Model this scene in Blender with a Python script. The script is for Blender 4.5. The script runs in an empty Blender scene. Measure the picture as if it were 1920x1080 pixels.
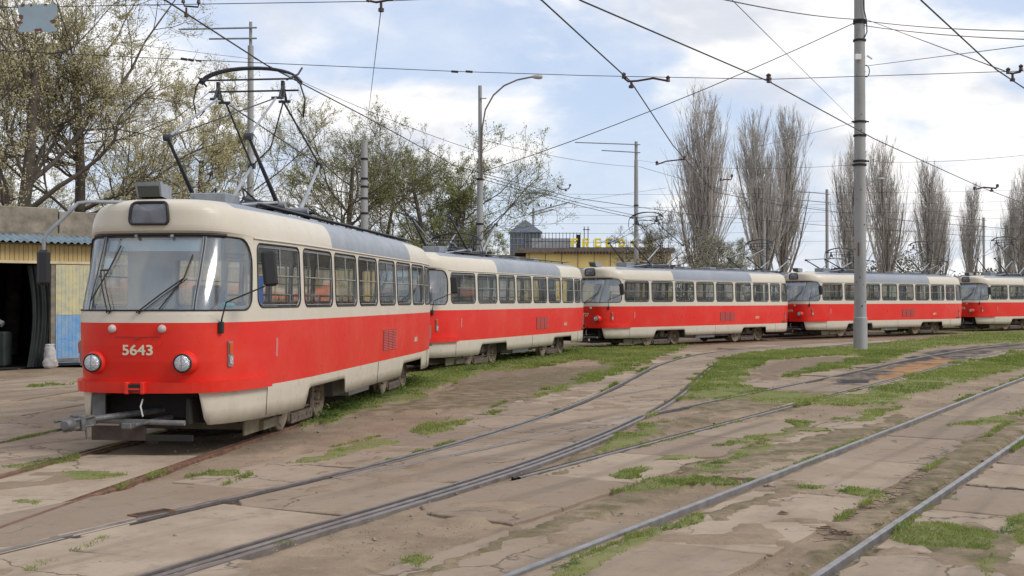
import bpy, math, random
import numpy as np
from mathutils import Vector, Matrix
R=math.radians; PI=math.pi
sc=bpy.context.scene; COL=sc.collection

# ---------------------------------------------------------------- camera
cam=bpy.data.cameras.new('camera'); camo=bpy.data.objects.new('camera',cam); COL.objects.link(camo)
EYE=1.83
camo.location=(0,0,EYE); camo.rotation_euler=(PI/2+math.atan(22/2250),0,0)
cam.sensor_width=36; cam.lens=2250/1920*36; cam.clip_start=.1; cam.clip_end=6000
sc.camera=camo
# ---------------------------------------------------------------- world
SUN_EL,SUN_AZ=R(42),R(112)          # sun high behind the camera's right shoulder, behind thin cloud
w=bpy.data.worlds.new('World'); sc.world=w; w.use_nodes=True
nt=w.node_tree; N=nt.nodes; Lk=nt.links; N.clear()
out=N.new('ShaderNodeOutputWorld'); bg=N.new('ShaderNodeBackground')
sky=N.new('ShaderNodeTexSky'); sky.sky_type='NISHITA'; sky.sun_disc=False
sky.sun_elevation=SUN_EL; sky.sun_rotation=SUN_AZ; sky.air_density=1.0; sky.dust_density=1.5; sky.ozone_density=1.5
tc=N.new('ShaderNodeTexCoord'); sep=N.new('ShaderNodeSeparateXYZ'); Lk.new(tc.outputs['Generated'],sep.inputs[0])
def M(op,a,b=None,clamp=False):
    n=N.new('ShaderNodeMath'); n.operation=op; n.use_clamp=clamp
    for i,v in enumerate((a,b)):
        if v is None: continue
        if isinstance(v,(int,float)): n.inputs[i].default_value=v
        else: Lk.new(v,n.inputs[i])
    return n.outputs[0]
zz=M('ADD',M('MAXIMUM',sep.outputs[2],0.0),.42)
cx=M('DIVIDE',sep.outputs[0],zz); cy=M('DIVIDE',sep.outputs[1],zz)
cmb=N.new('ShaderNodeCombineXYZ'); Lk.new(cx,cmb.inputs[0]); Lk.new(cy,cmb.inputs[1]); Lk.new(M('MULTIPLY',sep.outputs[2],2.0),cmb.inputs[2])
def noise(sc_,det,ro,off):
    mp=N.new('ShaderNodeMapping'); Lk.new(cmb.outputs[0],mp.inputs[0]); mp.inputs['Location'].default_value=off
    n=N.new('ShaderNodeTexNoise'); n.inputs['Scale'].default_value=sc_; n.inputs['Detail'].default_value=det; n.inputs['Roughness'].default_value=ro
    n.inputs['Distortion'].default_value=.25
    Lk.new(mp.outputs[0],n.inputs['Vector']); return n.outputs['Fac']
def ramp(v,a,b,ca=(0,0,0,1),cb=(1,1,1,1)):
    r=N.new('ShaderNodeValToRGB'); r.color_ramp.elements[0].position=a; r.color_ramp.elements[1].position=b
    r.color_ramp.elements[0].color=ca; r.color_ramp.elements[1].color=cb; r.color_ramp.interpolation='EASE'; Lk.new(v,r.inputs[0]); return r.outputs[0]
def mixc(f,a,b,t='MIX'):
    m=N.new('ShaderNodeMix'); m.data_type='RGBA'; m.blend_type=t
    for i,v in ((0,f),(6,a),(7,b)):
        if isinstance(v,(int,float)): m.inputs[i].default_value=v
        elif isinstance(v,tuple): m.inputs[i].default_value=v
        else: Lk.new(v,m.inputs[i])
    return m.outputs[2]
SKYS=.12
n1=noise(2.3,8,.55,(3.1,1.7,0)); cover=ramp(n1,.42,.57)
n2=noise(3.6,6,.55,(8,2,1)); shade=ramp(n2,.38,.58,(.66/SKYS,.69/SKYS,.76/SKYS,1),(1.0/SKYS,.985/SKYS,.97/SKYS,1))
n3=noise(5.0,5,.6,(1,9,4)); veil=ramp(n3,.3,.8,(.58,.58,.58,1),(.90,.90,.90,1))
skyc=mixc(1.0,sky.outputs[0],(.80,1.0,1.30,1),'MULTIPLY')
blue=mixc(veil,skyc,(.69/SKYS,.76/SKYS,.87/SKYS,1))
hz=ramp(sep.outputs[2],0.0,.20,(1,1,1,1),(0,0,0,1))
blue2=mixc(M('MULTIPLY',hz,.35),blue,(.72/SKYS,.76/SKYS,.86/SKYS,1))
col=mixc(cover,blue2,shade)
Lk.new(col,bg.inputs[0]); bg.inputs[1].default_value=SKYS; Lk.new(bg.outputs[0],out.inputs[0])
# ---------------------------------------------------------------- sun (veiled)
sl=bpy.data.lights.new('sun','SUN'); sl.energy=1.9; sl.angle=R(22); sl.color=(1,.95,.88)
so=bpy.data.objects.new('sun',sl); COL.objects.link(so)
sd=Vector((math.cos(SUN_EL)*math.sin(SUN_AZ),math.cos(SUN_EL)*math.cos(SUN_AZ),math.sin(SUN_EL)))
so.rotation_euler=sd.to_track_quat('Z','Y').to_euler(); so.location=(0,0,40)
sc.view_settings.view_transform='Standard'; sc.view_settings.look='None'; sc.view_settings.gamma=1
sc.view_settings.exposure=.17
sc.render.resolution_x=1024; sc.render.resolution_y=576
sc.cycles.transparent_max_bounces=24; sc.cycles.max_bounces=6

# ---------------------------------------------------------------- materials
MATS={}
def mat(name,col,rough=.6,metal=0.0,var=.0,vs=3.0,col2=None,bump=0.0,bs=20.0,spec=.5,clearcoat=0.0,streak=False,attr=None,emit=None):
    if name in MATS: return MATS[name]
    m=bpy.data.materials.new(name); m.use_nodes=True; t=m.node_tree; n=t.nodes; l=t.links
    b=n['Principled BSDF']; b.inputs['Base Color'].default_value=(*col,1); b.inputs['Roughness'].default_value=rough
    b.inputs['Metallic'].default_value=metal; b.inputs['Specular IOR Level'].default_value=spec
    if clearcoat: b.inputs['Coat Weight'].default_value=clearcoat; b.inputs['Coat Roughness'].default_value=.15
    if var or col2 or bump:
        tcn=n.new('ShaderNodeTexCoord'); mp=n.new('ShaderNodeMapping'); l.new(tcn.outputs['Object'],mp.inputs[0])
        if streak: mp.inputs['Scale'].default_value=(1,1,.18)
    if var or col2:
        nz=n.new('ShaderNodeTexNoise'); nz.inputs['Scale'].default_value=vs; nz.inputs['Detail'].default_value=6; nz.inputs['Roughness'].default_value=.6
        l.new(mp.outputs[0],nz.inputs['Vector'])
        r=n.new('ShaderNodeValToRGB'); r.color_ramp.elements[0].position=.32; r.color_ramp.elements[1].position=.68
        c2=col2 if col2 else tuple(c*(1-var) for c in col)
        r.color_ramp.elements[0].color=(*c2,1); r.color_ramp.elements[1].color=(*tuple(min(1,c*(1+var*.5)) for c in col),1)
        l.new(nz.outputs['Fac'],r.inputs[0]); src=r.outputs[0]
        l.new(src,b.inputs['Base Color'])
    if bump:
        nb=n.new('ShaderNodeTexNoise'); nb.inputs['Scale'].default_value=bs; nb.inputs['Detail'].default_value=5
        l.new(mp.outputs[0],nb.inputs['Vector']); bp=n.new('ShaderNodeBump'); bp.inputs['Strength'].default_value=bump; bp.inputs['Distance'].default_value=.02
        l.new(nb.outputs['Fac'],bp.inputs['Height']); l.new(bp.outputs[0],b.inputs['Normal'])
    m.use_backface_culling=False
    MATS[name]=m; return m
def nodes_of(m): return m.node_tree.nodes,m.node_tree.links,m.node_tree.nodes['Principled BSDF']
def paint(name,col,fade,grime=(.10,.075,.05)):
    """old vehicle paint: faded blotches, road dust low down, streaks under seams"""
    m=bpy.data.materials.new(name); m.use_nodes=True; n,l,b=nodes_of(m)
    tcn=n.new('ShaderNodeTexCoord'); oi=n.new('ShaderNodeObjectInfo')
    ad=n.new('ShaderNodeVectorMath'); ad.operation='ADD'; l.new(tcn.outputs['Object'],ad.inputs[0])
    sc3=n.new('ShaderNodeVectorMath'); sc3.operation='SCALE'; sc3.inputs[0].default_value=(37,11,3); l.new(oi.outputs['Random'],sc3.inputs['Scale']); l.new(sc3.outputs[0],ad.inputs[1])
    def nz(s,d,scale=(1,1,1)):
        mp=n.new('ShaderNodeMapping'); mp.inputs['Scale'].default_value=scale; l.new(ad.outputs[0],mp.inputs[0])
        q=n.new('ShaderNodeTexNoise'); q.inputs['Scale'].default_value=s; q.inputs['Detail'].default_value=d; q.inputs['Roughness'].default_value=.6; l.new(mp.outputs[0],q.inputs['Vector']); return q.outputs['Fac']
    def rp(v,a,c,va=0,vc=1):
        q=n.new('ShaderNodeMapRange'); q.inputs[1].default_value=a; q.inputs[2].default_value=c; q.inputs[3].default_value=va; q.inputs[4].default_value=vc; l.new(v,q.inputs[0]); return q.outputs[0]
    def mx(f,a,c):
        q=n.new('ShaderNodeMix'); q.data_type='RGBA'
        l.new(f,q.inputs[0])
        for i,v in ((6,a),(7,c)):
            if isinstance(v,tuple): q.inputs[i].default_value=(*v,1)
            else: l.new(v,q.inputs[i])
        return q.outputs[2]
    c=mx(rp(nz(.9,5),.45,.75,0,.75),col,fade)
    c=mx(rp(nz(6,6,(1,1,.15)),.56,.85,0,.38),c,tuple(.55*x+.45*y for x,y in zip(col,grime)))
    sp=n.new('ShaderNodeSeparateXYZ'); l.new(tcn.outputs['Object'],sp.inputs[0])
    low=rp(sp.outputs[2],.28,.72,.5,0)
    mu=n.new('ShaderNodeMath'); mu.operation='MULTIPLY'; l.new(low,mu.inputs[0]); l.new(rp(nz(5,5),.3,.7,.2,1),mu.inputs[1])
    c=mx(mu.outputs[0],c,(.23,.19,.13))
    rs_=n.new('ShaderNodeMath'); rs_.operation='MULTIPLY'; l.new(rp(nz(9,6),.62,.70,0,.8),rs_.inputs[0]); l.new(rp(sp.outputs[2],.35,1.0,1,.12),rs_.inputs[1])
    c=mx(rs_.outputs[0],c,(.16,.085,.045))
    l.new(c,b.inputs['Base Color'])
    l.new(rp(nz(4,5),.3,.7,.26,.5),b.inputs['Roughness']); b.inputs['Specular IOR Level'].default_value=.4
    bp=n.new('ShaderNodeBump'); bp.inputs['Strength'].default_value=.4; bp.inputs['Distance'].default_value=.02
    l.new(nz(1.6,3),bp.inputs['Height']); l.new(bp.outputs[0],b.inputs['Normal'])
    MATS[name]=m; return m
RED=paint('red_paint',(.66,.018,.009),(.68,.06,.035)); CREAM=paint('cream_paint',(.56,.505,.41),(.60,.55,.46))
GREY=paint('grey_roof_paint',(.235,.255,.29),(.30,.31,.33))
DARK=mat('underframe_black',(.016,.014,.012),.8,var=.4); RUB=mat('black_rubber',(.012,.012,.013),.55)
STEEL=mat('worn_steel',(.34,.35,.36),.45,.6,var=.3); FRAME=mat('window_frame_metal',(.30,.31,.31),.4,.5,var=.3)
GPAINT=mat('grey_fitting_paint',(.24,.26,.28),.5,var=.25,vs=6); PANT=mat('pantograph_paint',(.055,.058,.065),.5,.3,var=.4)
PANL=mat('pantograph_light_paint',(.33,.35,.38),.5,.1,var=.25)
WHEEL=mat('rusty_wheel',(.22,.17,.115),.75,.2,var=.5,vs=9,bump=.4); BOGIE=mat('dusty_bogie',(.13,.10,.075),.85,var=.5,vs=8,bump=.5)
INT=mat('interior_panel',(.62,.60,.52),.6,var=.15); SEAT=mat('seat_red',(.15,.055,.04),.6,var=.2); FLOOR=mat('tram_floor',(.06,.055,.05),.8)
DASH=mat('dash_panel',(.16,.21,.22),.5); POLE=mat('handrail_yellow',(.45,.40,.22),.4); WHT=mat('white_plastic',(.7,.7,.68),.4)
ORG=mat('orange_lens',(.55,.09,.02),.25); NUM=mat('number_paint',(.68,.62,.46),.5,var=.15)
def glass(name,tint=(.82,.88,.87),gl=.10,dirt_haze=.10,dcol=(.42,.44,.42),ro=.05):
    m=bpy.data.materials.new(name); m.use_nodes=True; t=m.node_tree; n=t.nodes; l=t.links; n.clear()
    o=n.new('ShaderNodeOutputMaterial'); tr=n.new('ShaderNodeBsdfTransparent'); tr.inputs[0].default_value=(*tint,1)
    g=n.new('ShaderNodeBsdfGlossy'); g.inputs['Roughness'].default_value=ro; g.inputs[0].default_value=(.95,.97,1,1)
    fr=n.new('ShaderNodeFresnel'); fr.inputs[0].default_value=1.38
    ma=n.new('ShaderNodeMath'); ma.operation='MULTIPLY_ADD'; ma.inputs[1].default_value=.62; ma.inputs[2].default_value=gl-.04; ma.use_clamp=True
    l.new(fr.outputs[0],ma.inputs[0]); mx=n.new('ShaderNodeMixShader'); l.new(ma.outputs[0],mx.inputs[0]); l.new(tr.outputs[0],mx.inputs[1]); l.new(g.outputs[0],mx.inputs[2])
    d=n.new('ShaderNodeBsdfDiffuse'); d.inputs[0].default_value=(*dcol,1); m2=n.new('ShaderNodeMixShader')
    tcn=n.new('ShaderNodeTexCoord'); nz=n.new('ShaderNodeTexNoise'); nz.inputs['Scale'].default_value=2.5; nz.inputs['Detail'].default_value=5; l.new(tcn.outputs['Object'],nz.inputs['Vector'])
    mr=n.new('ShaderNodeMapRange'); mr.inputs[1].default_value=.3; mr.inputs[2].default_value=.75; mr.inputs[3].default_value=dirt_haze*.4; mr.inputs[4].default_value=dirt_haze*1.6; l.new(nz.outputs['Fac'],mr.inputs[0])
    l.new(mr.outputs[0],m2.inputs[0]); l.new(mx.outputs[0],m2.inputs[1]); l.new(d.outputs[0],m2.inputs[2]); l.new(m2.outputs[0],o.inputs[0])
    MATS[name]=m; return m
GLASS=glass('window_glass',(.88,.91,.90),.03,.04,(.30,.32,.31)); WGLASS=glass('windscreen_glass',(.86,.91,.92),.17,.13,(.50,.56,.60),.10); DGLASS=glass('dark_glass',(.25,.25,.27),.10,.3,(.14,.14,.16))  # windscreen: dirt plus a pale bluish haze painted in as sky reflection
LAMPG=mat('headlamp_lens',(.60,.62,.64),.12,.6,var=.4,vs=60,bump=.6,bs=120)

# ---------------------------------------------------------------- mesh helpers
class MB:
    def __init__(s): s.v=[]; s.f=[]; s.m=[]; s.mats=[]; s.sm=[]
    def mi(s,m):
        if m not in s.mats: s.mats.append(m)
        return s.mats.index(m)
    def add(s,vs,fs,m,smooth=False):
        o=len(s.v); s.v+= [tuple(p) for p in vs]; k=s.mi(m)
        for f in fs: s.f.append(tuple(i+o for i in f)); s.m.append(k); s.sm.append(smooth)
        return s
    def box(s,a,b,m,T=None,bev=0):
        x0,y0,z0=a; x1,y1,z1=b
        if bev:
            e=bev; r=[]
            for z,i in ((z0,e),(z0+e,0),(z1-e,0),(z1,e)):
                r.append([(x0+i+e*(i==0),y0+i,z),(x1-i-e*(i==0),y0+i,z),(x1-i,y0+i+e*(i==0),z),(x1-i,y1-i-e*(i==0),z),(x1-i-e*(i==0),y1-i,z),(x0+i+e*(i==0),y1-i,z),(x0+i,y1-i-e*(i==0),z),(x0+i,y0+i+e*(i==0),z)])
            vs=[p for q in r for p in q]; fs=[tuple(range(7,-1,-1)),tuple(range(24,32))]
            for k in range(3):
                for i in range(8): fs.append((k*8+i,k*8+(i+1)%8,(k+1)*8+(i+1)%8,(k+1)*8+i))
        else:
            vs=[(x0,y0,z0),(x1,y0,z0),(x1,y1,z0),(x0,y1,z0),(x0,y0,z1),(x1,y0,z1),(x1,y1,z1),(x0,y1,z1)]
            fs=[(3,2,1,0),(4,5,6,7),(0,1,5,4),(1,2,6,5),(2,3,7,6),(3,0,4,7)]
        if T: vs=[tuple(T@Vector(p)) for p in vs]
        return s.add(vs,fs,m)
    def tube(s,pts,r,m,n=8,cap=True,closed=False,smooth=True):
        pts=[Vector(p) for p in pts]; k=len(pts); rs=r if isinstance(r,(list,tuple)) else [r]*k
        vs=[];up=None
        for i,p in enumerate(pts):
            a=pts[(i-1)%k] if (closed or i>0) else p; b=pts[(i+1)%k] if (closed or i<k-1) else p
            t=(b-a); t=t.normalized() if t.length>1e-9 else Vector((0,0,1))
            if up is None:
                up=Vector((0,0,1)) if abs(t.z)<.9 else Vector((1,0,0))
            x=t.cross(up); 
            if x.length<1e-6: x=t.cross(Vector((1,0,0)))
            x.normalize(); up=x.cross(t).normalized()
            for j in range(n):
                an=2*PI*j/n; vs.append(p+(x*math.cos(an)+up*math.sin(an))*rs[i])
        fs=[]
        for i in range(k if closed else k-1):
            i2=(i+1)%k
            for j in range(n): fs.append((i*n+j,i*n+(j+1)%n,i2*n+(j+1)%n,i2*n+j))
        s.add(vs,fs,m,smooth)
        if cap and not closed:
            s.add([vs[j] for j in range(n)],[tuple(range(n-1,-1,-1))],m); s.add([vs[(k-1)*n+j] for j in range(n)],[tuple(range(n))],m)
        return s
    def lathe(s,prof,m,c=(0,0,0),axis='z',n=24,ms=None):
        """prof: (radius, height) list"""
        vs=[]
        for r,h in prof:
            for j in range(n):
                a=2*PI*j/n; x,y=r*math.cos(a),r*math.sin(a)
                p={'z':(x,y,h),'x':(h,x,y),'y':(x,h,y)}[axis]; vs.append((p[0]+c[0],p[1]+c[1],p[2]+c[2]))
        for i in range(len(prof)-1):
            s.add_raw=None
            fs=[(i*n+j,i*n+(j+1)%n,(i+1)*n+(j+1)%n,(i+1)*n+j) for j in range(n)]
            o=[vs[q] for q in range(i*n,(i+2)*n)]
            s.add(o,[tuple(v-i*n for v in f) for f in fs],ms[i] if ms else m,True)
        return s
    def build(s,name,parent=None,off=(0,0,0),T=None):
        me=bpy.data.meshes.new(name)
        vs=[(a+off[0],b+off[1],c+off[2]) for a,b,c in s.v]
        if T: vs=[tuple(T@Vector(p)) for p in vs]
        me.from_pydata(vs,[],s.f)
        for m in s.mats: me.materials.append(m)
        me.polygons.foreach_set('material_index',s.m); me.polygons.foreach_set('use_smooth',s.sm); me.update()
        o=bpy.data.objects.new(name,me); COL.objects.link(o)
        if parent: o.parent=parent
        return o
def mesh_np(name,V,F,m,parent=None,smooth=False,attrs=None):
    me=bpy.data.meshes.new(name); V=np.asarray(V,np.float32); F=np.asarray(F,np.int32); k=F.shape[1]
    me.vertices.add(len(V)); me.vertices.foreach_set('co',V.ravel())
    me.loops.add(F.size); me.loops.foreach_set('vertex_index',F.ravel())
    me.polygons.add(len(F)); me.polygons.foreach_set('loop_start',np.arange(len(F),dtype=np.int32)*k); me.polygons.foreach_set('loop_total',np.full(len(F),k,np.int32))
    me.polygons.foreach_set('use_smooth',np.full(len(F),smooth)); me.update(calc_edges=True)
    for mm in (m if isinstance(m,(list,tuple)) else [m]): me.materials.append(mm)
    if attrs:
        for an,av in attrs.items():
            a=me.attributes.new(an,'FLOAT','POINT'); a.data.foreach_set('value',np.asarray(av,np.float32))
    o=bpy.data.objects.new(name,me); COL.objects.link(o)
    if parent: o.parent=parent
    return o
def empty(name,loc=(0,0,0),rz=0):
    o=bpy.data.objects.new(name,None); COL.objects.link(o); o.location=loc; o.rotation_euler=(0,0,rz); o.empty_display_size=.3; return o
def tag(o,label,cat,group=None):
    o['label']=label; o['category']=cat
    if group: o['group']=group
    return o
def kind(o,k='structure'): o['kind']=k; return o
def at(x,y,Z): return Vector(((x-960)/2250*Z,Z,EYE+(562-y)/2250*Z))
def gp(x,y,z=0): Z=2250*(EYE-z)/(y-562); return ((x-960)/2250*Z,Z)
def copy_tree(o,parent=None):
    c=o.copy(); COL.objects.link(c); c.parent=parent
    for ch in list(o.children): copy_tree(ch,c)
    return c
_tc={}
def text_mesh(txt,size,bold=.0,ext=.003):
    cu=bpy.data.curves.new('lettering','FONT'); cu.body=txt; cu.size=size; cu.extrude=ext; cu.offset=bold; cu.align_x='CENTER'; cu.align_y='CENTER'
    ob=bpy.data.objects.new('lettering',cu); COL.objects.link(ob)
    bpy.context.view_layer.update(); dg=bpy.context.evaluated_depsgraph_get()
    me=bpy.data.meshes.new_from_object(ob.evaluated_get(dg)); bpy.data.objects.remove(ob); bpy.data.curves.remove(cu)
    return me
# ---------------------------------------------------------------- tram geometry: body surface S(s,z)
_o=[(0,0),(.012,.2),(.04,.42),(.09,.60),(.20,.765),(.45,.915),(.8,1.035),(1.3,1.13),(2.0,1.20),(2.8,1.24),(3.6,1.25),(5,1.25),(7,1.25),(9,1.25),(10.4,1.25),(11.4,1.225),(12.3,1.15),(13.0,1.05),(13.5,.93),(13.8,.78),(13.93,.55),(13.99,.25),(14,0)]
def _cat():
    P=[Vector((a,b)) for a,b in _o]; P=[Vector((P[1][0],-P[1][1]))]+P+[Vector((P[-2][0],-P[-2][1]))]; r=[]
    for i in range(1,len(P)-2):
        t0=0;ts=[0]
        for j in range(3): ts.append(ts[-1]+max((P[i+j]-P[i+j-1]).length,1e-6)**.5)
        for q in np.linspace(0,1,25)[:-1]:
            t=ts[1]+q*(ts[2]-ts[1])
            L=lambda a,b,ta,tb:a*((tb-t)/(tb-ta))+b*((t-ta)/(tb-ta))
            A1=L(P[i-1],P[i],ts[0],ts[1]);A2=L(P[i],P[i+1],ts[1],ts[2]);A3=L(P[i+1],P[i+2],ts[2],ts[3])
            r.append(L(L(A1,A2,ts[0],ts[2]),L(A2,A3,ts[1],ts[3]),ts[1],ts[2]))
    r.append(P[-2]); return np.array([[p[0],p[1]] for p in r])
_P=_cat(); _L=np.concatenate([[0],np.cumsum(np.hypot(*np.diff(_P,axis=0).T))]); LT=_L[-1]
def pu(u): return float(np.interp(u,_P[:,0],_L))
RZ=([.3,.77,1.1,1.56,1.70,2.2,2.57,2.60,2.68,2.80,2.88,2.94],[.12,.09,.03,0,.02,.25,.41,.35,.335,.335,.35,.39])
R2=([2.92,2.96,3.0,3.03,3.05,3.06],[0,.06,.25,.75,1.6,2.6])
RR=([.77,1.56,2.57,2.8,2.9,2.96,3.0,3.03,3.06],[.05,0,.16,.22,.35,.6,1.0,1.6,2.6])
CZ=([.3,.77,1.56,1.7,2.57,2.62,2.7,2.8,2.88,2.95,3.0,3.03,3.05,3.06],[.965,.985,1.0,.998,.972,.970,.958,.92,.86,.75,.61,.46,.25,0])
def sm(x): x=min(1,max(0,x)); return x*x*(3-2*x)
def _pc(t):
    x=np.array(t[0],float); y=np.array(t[1],float); h=np.diff(x); d=np.diff(y)/h; m=np.zeros(len(x)); m[0]=d[0]; m[-1]=d[-1]
    for i in range(1,len(x)-1): m[i]=0 if d[i-1]*d[i]<=0 else 2*d[i-1]*d[i]/(d[i-1]+d[i])
    g=np.linspace(x[0],x[-1],1200); k=np.clip(np.searchsorted(x,g)-1,0,len(h)-1); t_=(g-x[k])/h[k]
    v=(2*t_**3-3*t_**2+1)*y[k]+(t_**3-2*t_**2+t_)*h[k]*m[k]+(-2*t_**3+3*t_**2)*y[k+1]+(t_**3-t_**2)*h[k]*m[k+1]
    return (g,v)
RZ=_pc(RZ);R2=_pc(R2);RR=_pc(RR);CZ=_pc(CZ)
def S(s,z,off=0.0):
    sg=1
    if s>LT: s=2*LT-s; sg=-1
    if s<-LT: s=-2*LT-s; s=-s; return S(s,z,off)
    if s<0: s=-s; sg=-sg
    u=float(np.interp(s,_L,_P[:,0])); w=float(np.interp(s,_L,_P[:,1]))
    if off:
        e=.01; u1,w1=[float(np.interp(min(s+e,LT),_L,_P[:,i])) for i in (0,1)]; u0,w0=[float(np.interp(max(s-e,0),_L,_P[:,i])) for i in (0,1)]
        du,dw=u1-u0,w1-w0; 
        if s<e: du=0
        if s>LT-e: du=0
        l=math.hypot(du,dw) or 1; w+=off*du/l; u-=off*dw/l
        if s<e: u=-off
        if s>LT-e: u=14+off
    c=float(np.interp(z,*CZ)); 
    f1=1-sm((u-.05)/1.25); fr=1-sm((14-u-.05)/1.25)
    r1=float(np.interp(z,*RZ))*f1; r3=float(np.interp(z,*RR)); rr1=min(r3,.3)*fr
    uu=u+r1-rr1; r2=float(np.interp(z,*R2)); rr2=max(0,r3-.3)
    if uu<7: uu=uu+r2*(1-uu/7)
    else: uu=uu-rr2*(1-(14-uu)/7)
    zz=z+.05*f1*sm((z-2.1)/.45)*(1-sm((z-2.75)/.3))+.055*sm((z-2.6)/.3)
    return (sg*w*c,uu,zz)
def in_rr(s,s0,s1,z0,z1,rb,rt):
    """z range of a rounded rectangle at s"""
    def d(r):
        e=min(s-s0,s1-s)
        if e>=r: return 0
        return r-math.sqrt(max(0,r*r-(r-e)**2))
    return z0+d(rb),z1-d(rt)
def rr_loop(s0,s1,z0,z1,rb,rt,step=.12,na=6):
    pts=[]
    def edge(a,b):
        k=max(1,int(math.hypot(b[0]-a[0],b[1]-a[1])/step)); return [(a[0]+(b[0]-a[0])*i/k,a[1]+(b[1]-a[1])*i/k) for i in range(k)]
    def arc(cx,cz,r,a0,a1): return [(cx+r*math.cos(a0+(a1-a0)*i/na),cz+r*math.sin(a0+(a1-a0)*i/na)) for i in range(na)]
    pts+=[(p,'e') for p in edge((s0+rb,z0),(s1-rb,z0))]+[(p,'a') for p in arc(s1-rb,z0+rb,rb,-PI/2,0)]
    pts+=[(p,'e') for p in edge((s1,z0+rb),(s1,z1-rt))]+[(p,'a') for p in arc(s1-rt,z1-rt,rt,0,PI/2)]
    pts+=[(p,'e') for p in edge((s1-rt,z1),(s0+rt,z1))]+[(p,'a') for p in arc(s0+rt,z1-rt,rt,PI/2,PI)]
    pts+=[(p,'e') for p in edge((s0,z1-rt),(s0,z0+rb))]+[(p,'a') for p in arc(s0+rb,z0+rb,rb,PI,1.5*PI)]
    return [p for p,_ in pts]
def cell(mb,o,i,r,m):
    """skin between outer rect o=(s0,s1,z0,z1) and rounded inner i"""
    loop=rr_loop(*i,*r); cs,cz=(i[0]+i[1])/2,(i[2]+i[3])/2; outp=[]
    for (a,b) in loop:
        # map to outer boundary
        da=min(abs(a-i[0]),abs(a-i[1])); db=min(abs(b-i[2]),abs(b-i[3])); rr=r[0] if b<cz else r[1]
        if da<rr and db<rr:
            # corner arc
            if db<=da: q=(o[0] if a<cs else o[1]) if da<1e-9 else None
            t=da/(rr+1e-9); tb=db/(rr+1e-9)
            ocx=o[0] if a<cs else o[1]; ocz=o[2] if b<cz else o[3]
            if da>=db:
                k=(da-.2929*rr)/(.7071*rr); k=max(0,min(1,k)); ex=i[0]+rr if a<cs else i[1]-rr
                outp.append((ocx+(ex-ocx)*k,ocz))
            else:
                k=(db-.2929*rr)/(.7071*rr); k=max(0,min(1,k)); ez=i[2]+rr if b<cz else i[3]-rr
                outp.append((ocx,ocz+(ez-ocz)*k))
        elif db<da: outp.append((a,o[2] if b<cz else o[3]))
        else: outp.append((o[0] if a<cs else o[1],b))
    n=len(loop); vs=[S(*p) for p in loop]+[S(*p) for p in outp]+[S(p[0],p[1],-.035) for p in loop]
    fs=[(j,n+j,n+(j+1)%n,(j+1)%n) for j in range(n)]; mb.add(vs,fs,m,True)
    mb.add(vs,[((j+1)%n,2*n+(j+1)%n,2*n+j,j) for j in range(n)],m,True)
    return loop
CELLS=[]  # (outer s0,s1, inner s0,s1, rb, rt, type)
PW=.085
edges=[1.0,2.56,4.13,5.62,7.08,8.55,9.98,11.46,12.62]
WS=pu(.93)
for k in range(8):
    a,b=pu(edges[k]),pu(edges[k+1]); CELLS.append((a,b,a+PW,b-PW,'side'))
a,b=pu(edges[8]),LT-.80; CELLS.append((a,b,a+PW,b-.06,'corner'))
TOPZ=2.585
def belt_cells():
    c=[]
    for q in CELLS:
        c.append(q); c.append((-q[1],-q[0],-q[3],-q[2],q[4]))
    c.append((-pu(1.0),pu(1.0),-WS,WS,'windscreen')); c.append((LT-.80,LT+.80,LT-.72,LT+.72,'rear'))
    return c
OFF=(0,-7,0)
def roofmat(u,z):
    if 4.13<u<9.98: return GREY
    if z<2.90: return CREAM
    return GREY if u>.75 and u<13.0 else CREAM
def make_body():
    mb=MB(); ss=[0]
    br=sorted(set([round(x,4) for q in CELLS for x in q[:2]]+[round(pu(1.0),4),round(LT,4),round(LT-.8,4)]))
    grid=[0]; 
    pts=[0]+br
    for a,b in zip(pts[:-1],pts[1:]):
        k=max(1,int(math.ceil((b-a)/.13))); grid+= [a+(b-a)*(i+1)/k for i in range(k)]
    grid=sorted(set(round(g,5) for g in grid)); full=grid+[2*LT-g for g in grid[::-1][1:]]; n=len(full)-1; full=full[:-1]
    def rows(zs,mf,sm_=True):
        m=len(zs); vs=[S(g,z) for z in zs for g in full]
        for i in range(m-1):
            for mm in (RED,CREAM,GREY):
                fs=[]
                for j in range(n):
                    g=(full[j]+(full[j+1] if j+1<n else 2*LT))/2; g=g if g<LT else 2*LT-g
                    u=float(np.interp(g,_L,_P[:,0]))
                    if mf(u,(zs[i]+zs[i+1])/2) is mm: fs.append((i*n+j,i*n+(j+1)%n,(i+1)*n+(j+1)%n,(i+1)*n+j))
                if fs:
                    used=sorted(set(x for f in fs for x in f)); mp={x:k for k,x in enumerate(used)}
                    mb.add([vs[x] for x in used],[tuple(mp[x] for x in f) for f in fs],mm,sm_)
    rows([.735,.77,.9,1.1,1.3,1.56],lambda u,z:RED)
    rows([1.56,1.65],lambda u,z:CREAM)
    rows([TOPZ,2.61,2.64,2.67,2.70,2.73,2.76,2.79,2.82,2.85,2.875,2.90,2.92,2.94,2.96,2.975,2.99,3.003,3.016,3.028,3.038,3.046,3.052,3.056,3.059,3.06],roofmat)
    for q in belt_cells():
        rb,rt=(.13,.10) if q[4]!='windscreen' else (.16,.33)
        z0,z1=(1.735,2.535) if q[4]!='windscreen' else (1.705,2.555)
        cell(mb,(q[0],q[1],1.65,TOPZ),(q[2],q[3],z0,z1),(rb,rt),CREAM)
    return mb
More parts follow.
